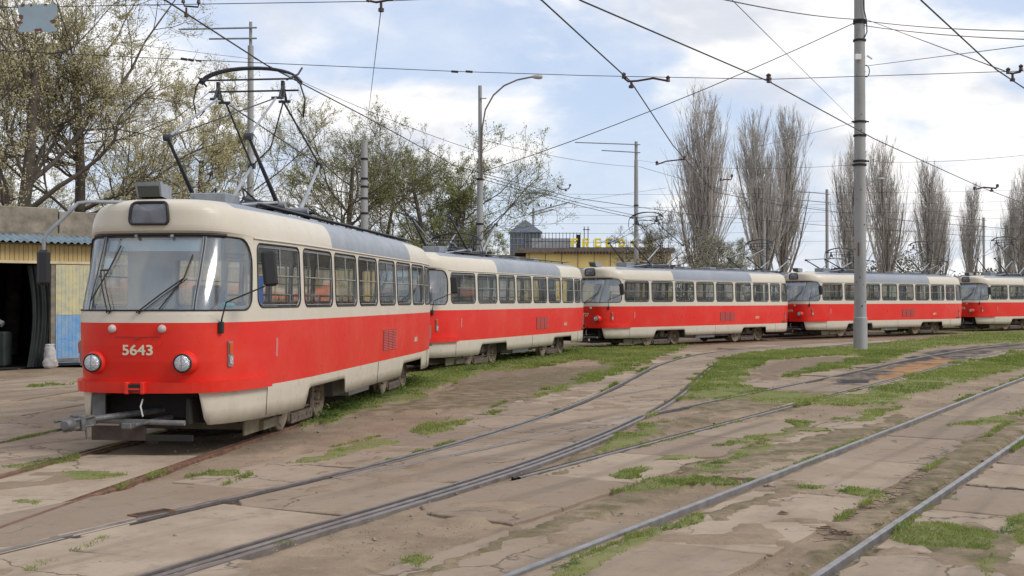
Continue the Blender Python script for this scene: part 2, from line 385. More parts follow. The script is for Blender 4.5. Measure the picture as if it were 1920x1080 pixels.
def make_skirt():
    prof=[(pu(.13),.73),(pu(.17),.42),(pu(.205),.345),(pu(1.35),.34),(pu(2.0),.335),(pu(2.72),.335),(pu(2.80),.38),(pu(2.92),.585),(pu(3.0),.61),(pu(4.80),.61),(pu(4.88),.585),(pu(4.93),.40),(pu(5.0),.375),(pu(7.2),.38),(pu(9.08),.38),(pu(9.16),.42),(pu(9.27),.585),(pu(9.35),.61),(pu(11.10),.61),(pu(11.17),.585),(pu(11.21),.38),(pu(12.2),.365),(pu(13.1),.365),(pu(13.55),.39),(pu(13.8),.55),(pu(13.87),.74)]
    mb=MB(); xs=[];sp=[p[0] for p in prof]; zp=[p[1] for p in prof]
    g=sorted(set([round(x,4) for x in sp]+[round(x,4) for x in np.arange(sp[0],sp[-1],.15)]))
    for sg in (1,-1):
        vs=[];k=len(g)
        for x in g:
            zb=float(np.interp(x,sp,zp)); zt=.752
            for z,o in ((zt,.004),(zb+(zt-zb)*.45,.004),(zb,.0),(zb,-.02),(zt,-.02)): 
                vs.append(S(sg*x,z,o))
        fs=[]
        for i in range(k-1):
            for j in range(4):
                q=(i*5+j,i*5+j+1,(i+1)*5+j+1,(i+1)*5+j); fs.append(q if sg<0 else q[::-1])
        mb.add(vs,fs,CREAM,True)
        for u in (1.36,4.95 if False else 7.1,12.05):   # panel seams
            p=[S(sg*pu(u),z,.008) for z in (.75,.37)]; mb.tube(p,.004,DARK,4)
    return mb
def window_mesh(q):
    """frame and pane for one opening"""
    t=q[4]; fm=MB(); gm=MB()
    rb,rt=(.13,.10) if t!='windscreen' else (.16,.33)
    z0,z1=(1.735,2.535) if t!='windscreen' else (1.705,2.555)
    loop=rr_loop(q[2],q[3],z0,z1,rb,rt,.10)
    fm.tube([S(a,b,.002) for a,b in loop],.011,RUB,6,closed=True)
    i=.028; l2=rr_loop(q[2]+i,q[3]-i,z0+i,z1-i,rb-i*.8,rt-i*.8,.10)
    def P(a,b,o=0): return S(a,b,o)
    if t!='windscreen': fm.tube([P(a,b,-.006) for a,b in l2],.008,FRAME,5,closed=True)
    def bar(a,b,r,m,o=-.006,k=6): fm.tube([P(a[0]+(b[0]-a[0])*j/k,a[1]+(b[1]-a[1])*j/k,o) for j in range(k+1)],r,m,5)
    if t in('side',):
        zt=2.135; bar((q[2]+i,zt),(q[3]-i,zt),.012,FRAME); bar(((q[2]+q[3])/2,zt),((q[2]+q[3])/2,z1-i),.010,FRAME,k=2)
        bar((q[2]+i,z1-.045),(q[3]-i,z1-.045),.010,FRAME)
    if t=='windscreen':
        for sg in (1,-1):
            for dx,rr,mm in ((-.014,.010,GPAINT),(.014,.010,GPAINT),(0,.012,RUB)): bar((sg*.655+dx,z0+.01),(sg*.655+dx,z1-.01),rr,mm,.006,8)
        fm.tube([P(x,2.565,.012) for x in np.linspace(-.95,.95,30)],.022,RUB,6)  # black strip paints in the shade of the recess above the glass
        for x in (-.18,.27): fm.lathe([(.0,-.03),(.018,-.03),(.022,0),(.012,.02),(0,.02)],STEEL,c=P(x,2.545,.03),axis='y',n=8)
    ns=max(3,int((q[3]-q[2])/.08)); vs=[]; kz=5
    for a in np.linspace(q[2],q[3],ns+1):
        lo,hi=in_rr(a,q[2],q[3],z0,z1,rb,rt)
        for b in np.linspace(lo,hi,kz): vs.append(P(float(a),float(b),-.012))
    fs=[(j*kz+k,(j+1)*kz+k,(j+1)*kz+k+1,j*kz+k+1) for j in range(ns) for k in range(kz-1)]
    gm.add(vs,fs,WGLASS if t=='windscreen' else GLASS,True)
    return fm,gm
def band(mb,s0,s1,z0,z1,o0,o1,m,step=.1):
    k=max(2,int((s1-s0)/step)); vs=[]
    for i in range(k+1):
        a=s0+(s1-s0)*i/k
        for z,o in ((z0,o0),(z0,o1),(z1,o1),(z1,o0)): vs.append(S(a,z,o))
    fs=[]
    for i in range(k):
        for j in range(4): fs.append((i*4+j,(i+1)*4+j,(i+1)*4+(j+1)%4,i*4+(j+1)%4))
    fs+=[(0,1,2,3),tuple(k*4+j for j in (3,2,1,0))]
    mb.add(vs,fs,m)
def knee(b,h,l1,l2,front):
    dx,dz=h[0]-b[0],h[1]-b[1]; d=math.hypot(dx,dz); d=min(max(d,abs(l2-l1)+.02),l1+l2-.01)
    a=(l1*l1-l2*l2+d*d)/(2*d); hh=math.sqrt(max(0,l1*l1-a*a)); ux,uz=dx/max(1e-6,math.hypot(dx,dz)),dz/max(1e-6,math.hypot(dx,dz))
    c=[(b[0]+a*ux-hh*uz*s_,b[1]+a*uz+hh*ux*s_) for s_ in (1,-1)]
    return min(c,key=lambda p:p[0]) if front else max(c,key=lambda p:p[0])
def make_pantograph(root,hz):
    """diamond pantograph: base, lower and upper arms, bow collector"""
    pb=MB(); bz=3.22; uf,ur=3.40,4.55
    for x in (-.55,.55):
        pb.box((x-.04,3.0,3.13),(x+.04,5.0,3.19),PANT); 
    for u in (3.05,3.40,4.55,4.95): pb.tube([(-.72,u,bz-.02),(.72,u,bz-.02)],.05 if u in(3.40,4.55) else .028,GPAINT if u in(3.4,4.55) else PANT,8)
    for x in (-.6,.6):
        for u in (3.1,4.9): pb.lathe([(.05,2.98),(.07,3.02),(.04,3.04),(.07,3.07),(.04,3.09),(.07,3.12),(.03,3.15)],RUB,c=(x,u,0),n=8)
    pb.tube([(.1,3.4,3.3),(.1,4.5,3.3)],.035,PANT,6); pb.tube([(-.15,3.5,3.27),(-.15,4.4,3.27)],.03,PANT,6)
    pb.tube([(.72,3.0,3.2),(.68,2.2,3.12),(.62,1.8,3.08)],.022,PANL,6)
    for x in (-.35,.3): pb.tube([(x,3.45,3.24),(x*.6,3.1,3.42),(x,2.9,3.2)],.014,RUB,5)
    base=pb.build('pantograph',root,OFF)
    hj=hz-.28; hf,hr=(3.80,hj),(4.15,hj)
    kf=knee((uf,bz),hf,1.42,1.75,True); kr=knee((ur,bz),hr,1.42,1.75,False)
    wl,wk,wh=.62,.58,.50; kw=.55
    for nm,b,k_,h,u_ in (('lower_arm',uf,kf,hf,1),('lower_arm',ur,kr,hr,-1)):
        for x in (-1,1):
            m=MB(); m.tube([(x*.60,b,bz),(x*.57,k_[0],k_[1])],[.036,.022],PANT if u_>0 else PANL,8); m.lathe([(0,-.05),(.05,-.05),(.05,.05),(0,.05)],PANT,c=(x*.57,k_[0],k_[1]),axis='x',n=10)
            if u_>0: m.tube([(x*.57,k_[0],k_[1]),(x*.57+x*.02,k_[0]+.18,k_[1]-.12),(x*.57,k_[0]+.32,k_[1]+.02),(x*.57,k_[0]+.12,k_[1]+.07)],.008,RUB,4)
            m.build('lower_arm',base)
            m.v  # kept in tram space
    ua=MB()
    for k_,h,mm in ((kf,hf,PANL),(kr,hr,PANT)):
        for x in (-1,1): ua.tube([(x*.57,k_[0],k_[1]),(x*.45,h[0],h[1])],.017,mm,6)
    ua.tube([(-.57,*kf),(.45,*hf)],.010,PANT,5); ua.tube([(-.45,*hr),(.57,*kr)],.010,PANT,5); ua.tube([(.45,*hr),(-.1,kr[0]*.7+hr[0]*.3,kr[1]*.7+hr[1]*.3),(-.57,*kr)],.012,PANT,5)
    for x in (-1,1): ua.tube([(x*.38,*hf),(x*.56,*hf)],.022,PANT,6); ua.tube([(x*.38,*hr),(x*.56,*hr)],.022,PANT,6)
    ua.build('upper_arm',base)
    hd=MB()
    for du,dz in ((-.16,.06),(.14,-.06)): hd.tube([(-.70,3.97+du,hz-.06+dz),(.70,3.97+du,hz-.06+dz)],.015,PANT,6)
    for x in (-.5,.5):
        hd.tube([(x,3.8,hj),(x,3.97,hz-.05)],.02,PANT,6); hd.tube([(x,4.15,hj),(x,3.97,hz-.05)],.02,PANT,6); hd.box((x-.02,3.93,hj+.05),(x+.02,4.01,hz),PANT)
        sg=1 if x>0 else -1
        hd.tube([(sg*.70,3.81,hz+.04),(sg*.80,3.86,hz-.08),(sg*.86,3.9,hz-.30),(sg*.82,3.95,hz-.55),(sg*.72,4.0,hz-.42 if hz>4 else hz-.2)],.013,PANT,5)
    for du in (-.05,.05):
        hd.tube([(-.78,3.97+du,hz-.02)]+[(.74*math.sin(a),3.97+du,hz+.20*math.cos(a)) for a in np.linspace(-1.35,1.35,15)]+[(.78,3.97+du,hz-.02)],.020,PANT,6)
    for x in (-.74,.74): hd.tube([(x,3.81,hz+.04),(x,4.11,hz-.03)],.016,PANT,5)
    hd.tube([(.5,4.15,hz+.05),(.62,4.35,hz+.17),(.66,4.42,hz+.28)],.016,PANT,5)
    hd.build('collector_bow',base)
    for c in base.children: c.data.transform(Matrix.Translation(Vector(OFF)))
    return base
def bend_text(me,s,z,side=1):
    """wrap flat text (x right, y up) onto the body at s"""
    V=[];Fc=[];w_=.0045
    for k,(dx,dy) in enumerate(((0,0),(w_,0),(-w_,0),(0,w_*.8),(0,-w_*.8),(w_*.7,w_*.7),(-w_*.7,w_*.7),(w_*.7,-w_*.7),(-w_*.7,-w_*.7))):
        o=len(V)
        for v in me.vertices: p=S(s+v.co.x*1.18+dx,z+v.co.y+dy,.005+v.co.z+k*.0003); V.append((p[0],p[1]-7,p[2]))
        for q in me.polygons: Fc.append(tuple(o+i for i in q.vertices))
    n=bpy.data.meshes.new('number'); n.from_pydata(V,[],Fc); n.update()
    return n
SHARED={}
def part(root,name,mbf,parent=None,off=OFF):
    """build once, then share the mesh between the trams"""
    if name not in SHARED or True:
        pass
    return None
def tram_interior():
    mb=MB(); 
    mb.box((-1.08,.9,.80),(1.08,13.1,.86),FLOOR); mb.box((-.8,.35,.80),(.8,.9,.86),FLOOR)
    ws=[(x,u) for x in(1,) for u in (0,)]
    # lining below the sills and ceiling
    for sg in (1,-1):
        vs=[];g=[pu(u) for u in np.linspace(1.1,13.4,40)]
        for a in g:
            for z in (.86,1.70): vs.append(S(sg*a,z,-.06))
        mb.add(vs,[(2*i,2*i+1,2*i+3,2*i+2) for i in range(len(g)-1)],INT,True)
    vs=[];us=np.linspace(.8,13.2,30)
    for u in us:
        for x in (-1.0,-.8,-.4,.4,.8,1.0): vs.append((x*(.75 if u<1.5 or u>12.6 else 1),u,2.62+.25*(1-(x*x))))
    mb.add(vs,[(i*6+j,i*6+j+1,(i+1)*6+j+1,(i+1)*6+j) for i in range(29) for j in range(5)],INT,True)
    return mb
def tram_seats():
    mb=MB()
    for u in [2.9+.74*k for k in range(12)]:
        for sg,xs in ((1,(.62,)),(-1,(-.62,))):
            if sg<0 and int((u-2.9)/.74+.1) in (0,5,6,11): continue
            x=xs[0]; mb.box((x-.21,u,1.22),(x+.21,u+.42,1.28),SEAT,bev=.02); mb.box((x-.2,u+.38,1.28),(x+.2,u+.44,1.80),SEAT,bev=.015); mb.box((x-.15,u+.1,.86),(x+.15,u+.3,1.22),FRAME)
            mb.tube([(x-.2,u+.41,1.80),(x-.2,u+.41,1.90),(x+.2,u+.41,1.90),(x+.2,u+.41,1.80)],.012,FRAME,5)
    return mb
def tram_rails():
    mb=MB()
    for u in (2.6,4.1,5.6,7.1,8.6,10.0,11.5):
        for x in (.42,-.42):
            if (int(u*10)+int(x>0))%2: mb.tube([(x,u,.86),(x,u,2.75)],.017,POLE,6)
    for x in (.5,-.5): mb.tube([(x,2.3,2.52),(x,12.6,2.52)],.014,POLE,6)
    for u in (4.9,7.9): mb.tube([(-.95,u,.86),(-.95,u,2.5)],.017,POLE,6)
    return mb
def tram_cab():
    mb=MB()
    vs=[];k=16
    for i in range(k+1):
        s_=-1.25+2.5*i/k; a=S(s_,1.70,-.05); b=S(s_,1.0,-.06); x=a[0]
        vs+=[a,(x*.9,.95,1.62),b]
    mb.add(vs,[(i*3,i*3+1,i*3+4,i*3+3) for i in range(k)]+[(i*3,i*3+2,i*3+5,i*3+3) for i in range(k)],DASH,True)
    # rear partition with doorway and small window
    mb.box((-1.0,1.95,.86),(-.35,1.99,2.7),INT); mb.box((.35,1.95,.86),(1.05,1.99,1.75),INT); mb.box((.35,1.95,2.45),(1.05,1.99,2.7),INT); mb.box((.30,1.94,.86),(.36,2.0,2.7),FRAME)
    mb.box((-.36,1.94,2.35),(.36,2.0,2.7),INT)
    # sun visor band, driver seat, wheel-less console
    vs=[S(a,z,-.05) for a in np.linspace(-.62,.62,11) for z in (2.50,2.38)]
    mb.add(vs,[(2*i,2*i+1,2*i+3,2*i+2) for i in range(10)],mat('visor_blue',(.36,.45,.50),.5),True)
    mb.box((-.12,.62,1.62),(.18,.85,1.72),RUB,bev=.02)
    mb.box((-.05,1.35,1.3),(.40,1.75,1.38),SEAT,bev=.02); mb.box((-.02,1.70,1.38),(.38,1.78,2.02),RUB,bev=.03); mb.box((.1,1.45,.86),(.25,1.6,1.3),FRAME)
    return mb
def tram_cab_cloth():
    mb=MB(); BL=mat('blue_cloth',(.02,.10,.38),.8); MV=mat('mauve_curtain',(.30,.27,.42),.8); TQ=mat('turquoise_plastic',(.02,.40,.45),.4)
    def cloth(x,u0,u1,z0,z1,m,n=14,amp=.02):
        vs=[]
        for i in range(n+1):
            u=u0+(u1-u0)*i/n
            for z in (z0,z1): vs.append((x+amp*math.sin(i*1.9)+.01*math.sin(i*.7+z),u,z))
        mb.add(vs,[(2*i,2*i+1,2*i+3,2*i+2) for i in range(n)],m,True)
    cloth(.95,1.12,1.42,2.14,2.5,MV); cloth(.97,1.17,1.62,1.70,2.12,BL); mb.tube([(.95,1.1,2.52),(1.0,2.4,2.52)],.01,FRAME,5)
    mb.tube([(.80,.62,1.765),(.86,.82,1.765)],.03,TQ,8)
    return mb
def make_bogie(uc):
    mb=MB()
    for sg in (1,-1):
        x=sg*.72
        mb.box((x-.05,uc-.60,.30),(x+.05,uc+.60,.46),BOGIE,bev=.015)
        for du in (-.25,.05,.3): mb.lathe([(0,-.04),(.06,-.04),(.06,.03),(.03,.05),(0,.05)],BOGIE,c=(x+sg*.08,uc+du,.40),axis='x',n=10)
        for du in (-.16,.16):
            for k in range(4): mb.lathe([(.05,-.012),(.08,0),(.05,.012)],BOGIE,c=(sg*.80,uc+du,.46+.035*k),n=10)
        # magnetic track brake shoe
        mb.box((sg*.80-.06,uc-.52,.055),(sg*.80+.06,uc+.52,.20),BOGIE,bev=.01)
        for k in range(5): mb.lathe([(0,0),(.022,0),(.022,.02),(0,.02)],DARK,c=(sg*.84,uc-.4+.2*k,.13),axis='x',n=6)
        mb.tube([(sg*.8,uc-.6,.24),(sg*.8,uc+.6,.24)],.02,BOGIE,6); mb.box((sg*.80-.03,uc-.62,.1),(sg*.80+.03,uc-.50,.36),BOGIE); mb.box((sg*.80-.03,uc+.50,.1),(sg*.80+.03,uc+.62,.36),BOGIE)
    for du in (-.95,.95): mb.tube([(-.8,uc+du,.35),(.8,uc+du,.35)],.06,BOGIE,10); mb.box((-.55,uc+du-.2,.2),(.45,uc+du+.2,.55),DARK,bev=.04)
    mb.box((-.9,uc-.15,.35),(.9,uc+.15,.6),BOGIE,bev=.03); mb.box((-.3,uc-.8,.3),(.3,uc+.8,.6),DARK)
    return mb
def make_wheel(u,sg):
    mb=MB(); c=(sg*.775,u,.35)
    mb.lathe([(.0,.062),(.07,.062),(.085,.035),(.10,.02),(.20,.005),(.25,.02),(.285,.055),(.33,.06),(.345,.045),(.35,-.02),(.372,-.045),(.37,-.07),(.0,-.07)] if sg>0 else [(.0,-.062),(.07,-.062),(.085,-.035),(.10,-.02),(.20,-.005),(.25,-.02),(.285,-.055),(.33,-.06),(.345,-.045),(.35,.02),(.372,.045),(.37,.07),(.0,.07)],WHEEL,c=c,axis='x',n=32)
    for k in range(8):
        a=k*PI/4+.3; mb.lathe([(0,0),(.016,0),(.016,sg*.03),(0,sg*.03)],BOGIE,c=(c[0]+sg*.03,u+.14*math.cos(a),.35+.14*math.sin(a)),axis='x',n=6)
    return mb
def make_headlight(sg):
    s_=sg*.56; a=S(s_,1.09,.0); n=Vector(S(s_,1.09,.1))-Vector(a); n=Vector((0,-1,0)); mb=MB(); lens=MB()
    c=(a[0]+sg*.0,a[1],1.09)
    mb.lathe([(.145,.10),(.14,.0),(.125,-.06),(.112,-.085)],RED,c=c,axis='y',n=24); mb.lathe([(.112,-.08),(.114,-.10),(.106,-.110),(.098,-.10)],RUB,c=c,axis='y',n=24)
    lens.lathe([(.10,-.095),(.09,-.112),(.06,-.125),(.03,-.131),(0,-.133)],LAMPG,c=c,axis='y',n=24)
    for x in (0,): lens.box((c[0]-.004,c[1]-.138,1.0),(c[0]+.004,c[1]-.125,1.18),FRAME)
    return mb,lens
def xf(o,uc=0): return o
# ---------------------------------------------------------------- the trams
TG='red and cream trams parked nose to tail'
def build_tram():
    root=empty('tram')
    make_body().build('body',root,OFF)
    make_skirt().build('skirt',root,OFF)
    for q in belt_cells():
        f,g=window_mesh(q); nm={'windscreen':'windscreen','rear':'rear_window'}.get(q[4],'window')
        fo=f.build(nm,root,OFF); g.build('pane',fo,OFF)
    # gutter above the side windows
    for sg in (1,-1):
        m=MB(); m.tube([S(sg*pu(u),2.588,.010) for u in np.linspace(.98,13.3,50)],.013,CREAM,5); m.build('rain_gutter',root,OFF)
    m=MB(); band(m,-pu(1.36),pu(1.36),.735,.862,-.02,.075,RED); band(m,-pu(1.36),pu(1.36),.863,.875,-.02,.02,RED)
    m.box((-.13,-.06,.73),(-.08,.05,.87),RED,bev=.01); m.box((.06,-.06,.73),(.11,.05,.87),RED,bev=.01); m.box((-.08,-.055,.765),(.06,.0,.845),DARK); m.box((-.08,-.058,.78),(.06,-.056,.80),RED)
    m.build('front_bumper',root,OFF)
    m=MB(); m.box((-.98,1.8,.62),(.98,12.6,.80),DARK); m.box((-.56,.62,.60),(.56,1.8,.8),DARK); m.box((-.92,5.3,.28),(.92,8.6,.62),mat('equipment_box',(.16,.155,.14),.7,var=.4),bev=.02)
    m.box((-1.0,6.0,.24),(1.0,7.4,.36),STEEL,bev=.01); m.box((-.95,12.4,.4),(.95,13.1,.62),DARK); m.box((-.9,1.0,.30),(.9,1.9,.62),DARK)
    m.box((-.9,1.9,.12),(.9,2.45,.24),mat('dusty_guard',(.27,.23,.15),.8,var=.3)); m.box((.80,1.35,.10),(.84,2.42,.34),MATS['dusty_guard'],bev=.01); m.box((-.84,1.35,.10),(-.80,2.42,.34),MATS['dusty_guard'],bev=.01)
    m.build('underframe',root,OFF)
    m=MB(); P=mat('dull_grey_bracket',(.17,.17,.165),.7,var=.4,bump=.2)
    m.box((-.66,.24,.36),(-.50,.27,.73),P); m.box((-.70,.34,.34),(-.66,.38,.73),DARK); m.tube([(-.62,.16,.40),(.52,.16,.38)],.035,P,6); m.box((.52,.20,.36),(.56,.5,.66),DARK); m.box((-.45,.6,.40),(.5,.9,.73),DARK); m.box((-.6,.6,.42),(-.45,.64,.73),DARK)
    m.tube([(.03,.10,.66),(.02,.06,.58),(.03,.10,.46)],.01,WHT,5)
    m.build('front_bracket',root,OFF)
    m=MB(); m.box((-.62,.14,.17),(.05,.17,.34),mat('rusty_plate',(.055,.038,.028),.85,var=.5,bump=.4)); m.box((.05,.14,.17),(.62,.17,.24),DARK); m.build('lifeguard_plate',root,OFF)
    m=MB(); C2=mat('coupler_steel',(.14,.14,.14),.6,.4,var=.4,vs=12,bump=.3)
    T=Matrix.Translation((-.52,-.42,.43))@Matrix.Rotation(R(-22),4,'Z')@Matrix.Rotation(R(4),4,'X')
    m.tube([(.18,.8,.50),(-.46,-.24,.45)],.038,C2,8); m.box((-.07,-.18,-.06),(.07,.22,.06),C2,T,bev=.015); m.box((-.10,-.02,-.09),(.10,.05,.09),C2,T,bev=.01)
    for x,z in ((-.07,.05),(.07,.05),(-.06,-.05),(.06,-.05)): m.tube([T@Vector((x,-.25,z)),T@Vector((x,.18,z))],.018,C2,6)
    m.lathe([(0,-.30),(.05,-.30),(.075,-.24),(.085,-.18),(.04,-.16)],C2,c=(-.52,-.42,.43),axis='y',n=10); m.tube([T@Vector((.02,.1,-.05)),T@Vector((.02,.11,-.2))],.012,C2,5)
    m.tube([(.22,.5,.42),(-.02,-.10,.37)],.03,C2,6); m.box((-.10,-.2,.34),(.02,-.06,.41),C2,bev=.01)
    m.build('front_coupler',root,OFF)
    m=MB(); m.tube([(0,13.3,.5),(.05,14.35,.46)],.05,C2,8); m.box((-.06,14.3,.38),(.14,14.55,.54),C2,bev=.02); m.build('rear_coupler',root,OFF)
    # destination box
    m=MB(); z0,z1=2.675,2.925; 
    loop=rr_loop(-.25,.25,z0,z1,.05,.05,.05); m.tube([S(a,b,.03) for a,b in loop],.017,RUB,6,closed=True)
    m.tube([S(a,b,.015) for a,b in loop],.016,RUB,6,closed=True)
    vs=[S(a,b,.022) for a,b in loop]; vs.append(S(0,2.8,.03)); n=len(loop); m.add(vs,[(j,(j+1)%n,n) for j in range(n)],mat('blind_glass',(.13,.13,.15),.18,var=.3,vs=5,spec=.6))
    m.build('destination_box',root,OFF)
    # lights
    for sg in (1,-1):
        a,l=make_headlight(sg); ho=a.build('headlight',root,OFF); l.build('lens',ho,OFF)
    for x in (-.31,.30):
        c=S(x,1.49,0); m=MB(); m.lathe([(.045,.02),(.05,-.015),(.042,-.035),(.025,-.05),(0,-.055)],mat('frosted_lamp',(.50,.42,.40),.35,var=.2),c=c,axis='y',n=14); m.build('marker_lamp',root,OFF)
    for sg in (1,-1):
        m=MB(); s_=sg*pu(.50); band(m,s_-.038,s_+.038,1.03,1.33,0,.022,FRAME,.03); band(m,s_-.026,s_+.026,1.18,1.31,.02,.036,ORG,.03); band(m,s_-.026,s_+.026,1.06,1.15,.02,.036,LAMPG,.03); m.build('side_lamp',root,OFF)
        m=MB(); s_=sg*pu(1.62); band(m,s_-.03,s_+.03,1.10,1.34,0,.006,mat('pink_reflector',(.58,.16,.17),.35),.03); m.build('reflector',root,OFF)
        m=MB(); band(m,sg*pu(8.0)-.56,sg*pu(8.0)+.56,.92,1.29,-.01,.002,mat('louvre_dark',(.16,.03,.03),.7),.2)
        for k in range(12):
            for j in range(3): band(m,sg*pu(8.0)-.54+j*.37,sg*pu(8.0)-.54+j*.37+.33,.93+k*.030,.946+k*.030,0,.016,mat('louvre_slat',(.60,.10,.085),.5),.2)
        m.build('louvre',root,OFF)
        m=MB(); band(m,sg*pu(13.1)-.05,sg*pu(13.1)+.05,.95,1.25,0,.03,FRAME,.05); band(m,sg*pu(13.1)-.04,sg*pu(13.1)+.04,1.1,1.24,.03,.04,ORG,.05); m.build('tail_lamp',root,OFF)
    m=MB(); band(m,-.28,.28,1.392,1.398,0,.005,mat('seam_red',(.30,.02,.012),.5),.1); m.box((-.03,S(0,1.38)[1]-.012,1.372),(.03,S(0,1.38)[1],1.392),MATS['seam_red']); m.build('flap_seam',root,OFF)
    # wipers
    for pts in ([(-.36,1.69),(-.50,1.98),(-.58,2.18)],[(.02,1.69),(.24,1.88),(.48,2.08)]):
        m=MB(); p=[S(a,b,.045) for a,b in pts]; m.tube(p,.009,RUB,5); q=[S(a+.05,b,.045) for a,b in pts]; m.tube(q,.006,RUB,5)
        a,b=pts[-1]; d=(.0,1) if a<0 else (.25,1)
        a0=a+(.10 if a<0 else .0)
        m.tube([S(a0+(-.16 if a<0 else -.22)*1,b-.36,.022),S(a0,b,.022),S(a0+(.10 if a<0 else .06),b+.26,.022)],.009,RUB,4); m.tube([S(a,b,.045),S(a0,b,.024)],.01,RUB,4); c=S(*pts[0],.03); m.lathe([(.02,-.02),(.025,.02)],RUB,c=c,axis='y',n=8)
        m.build('wiper',root,OFF)
    # mirrors
    m=MB(); b=S(pu(.36),1.60,.03); q=S(pu(.36),1.50,.02); m.tube([q,b,(1.02,.16,1.80),(1.40,.42,1.99)],.010,RUB,6); m.box((q[0]-.03,q[1]-.03,1.43),(q[0]+.03,q[1]+.03,1.57),RUB,bev=.01)
    T=Matrix.Translation((1.45,.44,2.20))@Matrix.Rotation(R(-6),4,'Y')@Matrix.Rotation(R(25),4,'Z'); m.box((-.085,-.05,-.21),(.085,.04,.22),RUB,T,bev=.03); m.box((-.07,.04,-.19),(.07,.046,.20),STEEL,T); m.build('wing_mirror',root,OFF)
    m=MB(); m.tube([(-.22,.75,3.03),(-.70,.22,3.0),(-.80,.15,2.98),(-1.12,.0,2.60),(-1.15,.0,2.52),(-1.15,.0,2.38)],.022,GPAINT,8)
    T=Matrix.Translation((-1.15,0,2.22))@Matrix.Rotation(R(15),4,'Z'); m.box((-.075,-.05,-.22),(.075,.03,.20),RUB,T,bev=.035); m.build('wing_mirror',root,OFF)
    # roof fittings
    m=MB(); T=Matrix.Translation((-.16,.80,3.09))@Matrix.Scale(.85,4)@Matrix.Rotation(R(-4),4,'X')
    vs=[(-.19,-.20,.20),(.19,-.20,.20),(.19,-.10,0),(-.19,-.10,0),(-.17,.28,.20),(.17,.28,.20),(.17,.28,0),(-.17,.28,0)]
    vs=[T@Vector(p) for p in vs]; m.add(vs,[(0,4,5,1),(1,5,6,2),(4,7,6,5),(0,3,7,4)],GPAINT); m.add(vs,[(0,1,2,3)],GPAINT); fv=[vs[0].lerp(vs[1],.08).lerp(vs[3].lerp(vs[2],.08),.28),vs[1].lerp(vs[0],.08).lerp(vs[2].lerp(vs[3],.08),.28),vs[2].lerp(vs[3],.08),vs[3].lerp(vs[2],.08)]; m.add([p+Vector((0,-.006,-.002)) for p in fv],[(0,1,2,3)],mat('spot_lens',(.05,.055,.05),.3)); m.build('front_spotlight_box',root,OFF)
    m=MB(); m.box((-.30,2.35,3.08),(.22,2.9,3.29),GPAINT,bev=.015); m.box((-.22,2.33,3.11),(.14,2.36,3.26),GPAINT); m.build('resistor_box',root,OFF)
    m=MB()
    for x in (-.68,.68):
        m.box((x-.09,2.2,3.115),(x+.09,12.4,3.13),mat('roof_board',(.12,.12,.13),.7,var=.3))
        for u in np.arange(2.4,12.4,1.2): m.tube([(x-.05,u,2.98),(x-.05,u,3.12)],.012,PANT,4); 
    m.tube([(.35,1.2,3.07),(.5,3,3.12),(.3,6,3.13)],.014,RUB,5); m.tube([(-.3,1.3,3.07),(-.1,2.4,3.12)],.014,RUB,5)
    for u in (6.3,8.2,10.1): m.box((-.25,u,3.10),(.25,u+.5,3.20),GREY,bev=.02)
    m.build('roof_walkway',root,OFF)
    for u in (3.8,10.2): make_bogie(u).build('bogie',root,OFF)
    for u in (2.85,4.75,9.25,11.15):
        for sg in (1,-1): make_wheel(u,sg).build('wheel',root,OFF)
    tram_interior().build('interior',root,OFF); tram_seats().build('seats',root,OFF); tram_rails().build('handrails',root,OFF); tram_cab().build('driver_cab',root,OFF)
    return root
def finish(root,num,hz,pose,label,group=TG,cloth=False):
    x,y,th,z=pose
    root.location=(x+7*math.sin(th),y+7*math.cos(th),z); root.rotation_euler=(0,0,-th)
    tag(root,label,'tram',group)
    make_pantograph(root,hz)
    if num:
        t=text_mesh(num,.165,.0,.001)
        n=bend_text(t,0.0,1.235); o=bpy.data.objects.new('front_number',n); n.materials.append(NUM); COL.objects.link(o); o.parent=root
        t2=text_mesh(num,.13,.0,.001); n=bend_text(t2,pu(10.4),1.03); o=bpy.data.objects.new('side_number',n); n.materials.append(NUM); COL.objects.link(o); o.parent=root
    if cloth:
        tram_cab_cloth().build('cab_curtain',root,OFF)
        m=MB(); band(m,-.60,-.47,2.20,2.31,-.022,-.018,WHT,.05); m.build('windscreen_notice',root,OFF)
POSES=[(-4.379,14.014,.116,0),(-2.98,30.45,.352,0),(2.75,45.6,.745,.02),(13.05,56.5,.884,.07),(25.5,68.0,.979,.12)]
proto=build_tram()
trams=[proto]+[copy_tree(proto) for _ in range(4)]
backs=[copy_tree(proto) for _ in range(3)]
LB=['red and cream tram numbered 5643 with tall raised pantograph, nearest the camera',
 'red and cream tram with lowered pantograph, directly behind tram 5643',
 'red and cream tram numbered 5727, third from the left in the row',
 'red and cream tram partly hidden by the big grey pole at the right',
 'red and cream tram cut off by the right edge of the photo']
NUMS=['5643','5623','5727','5674','5676']; HZ=[5.10,3.52,5.15,4.10,5.2]
for r_,p_,l_,n_,h_ in zip(trams,POSES,LB,NUMS,HZ): finish(r_,n_,h_,p_,l_,cloth=(n_=='5643'))
BL_=['second row tram, its pantograph standing above the rear roof of tram 5727','second row tram, its pantograph seen before the poplars right of the big pole','farthest tram, only its low pantograph showing over the roofs right of the pole']
for r_,p_,l_,h_ in zip(backs,[(9.6,57.6,.80,.05),(21.2,69.2,.93,.1),(27.6,84.6,.87,.1)],BL_,[4.6,5.0,4.5]): finish(r_,None,h_,p_,l_,'trams of the row behind')

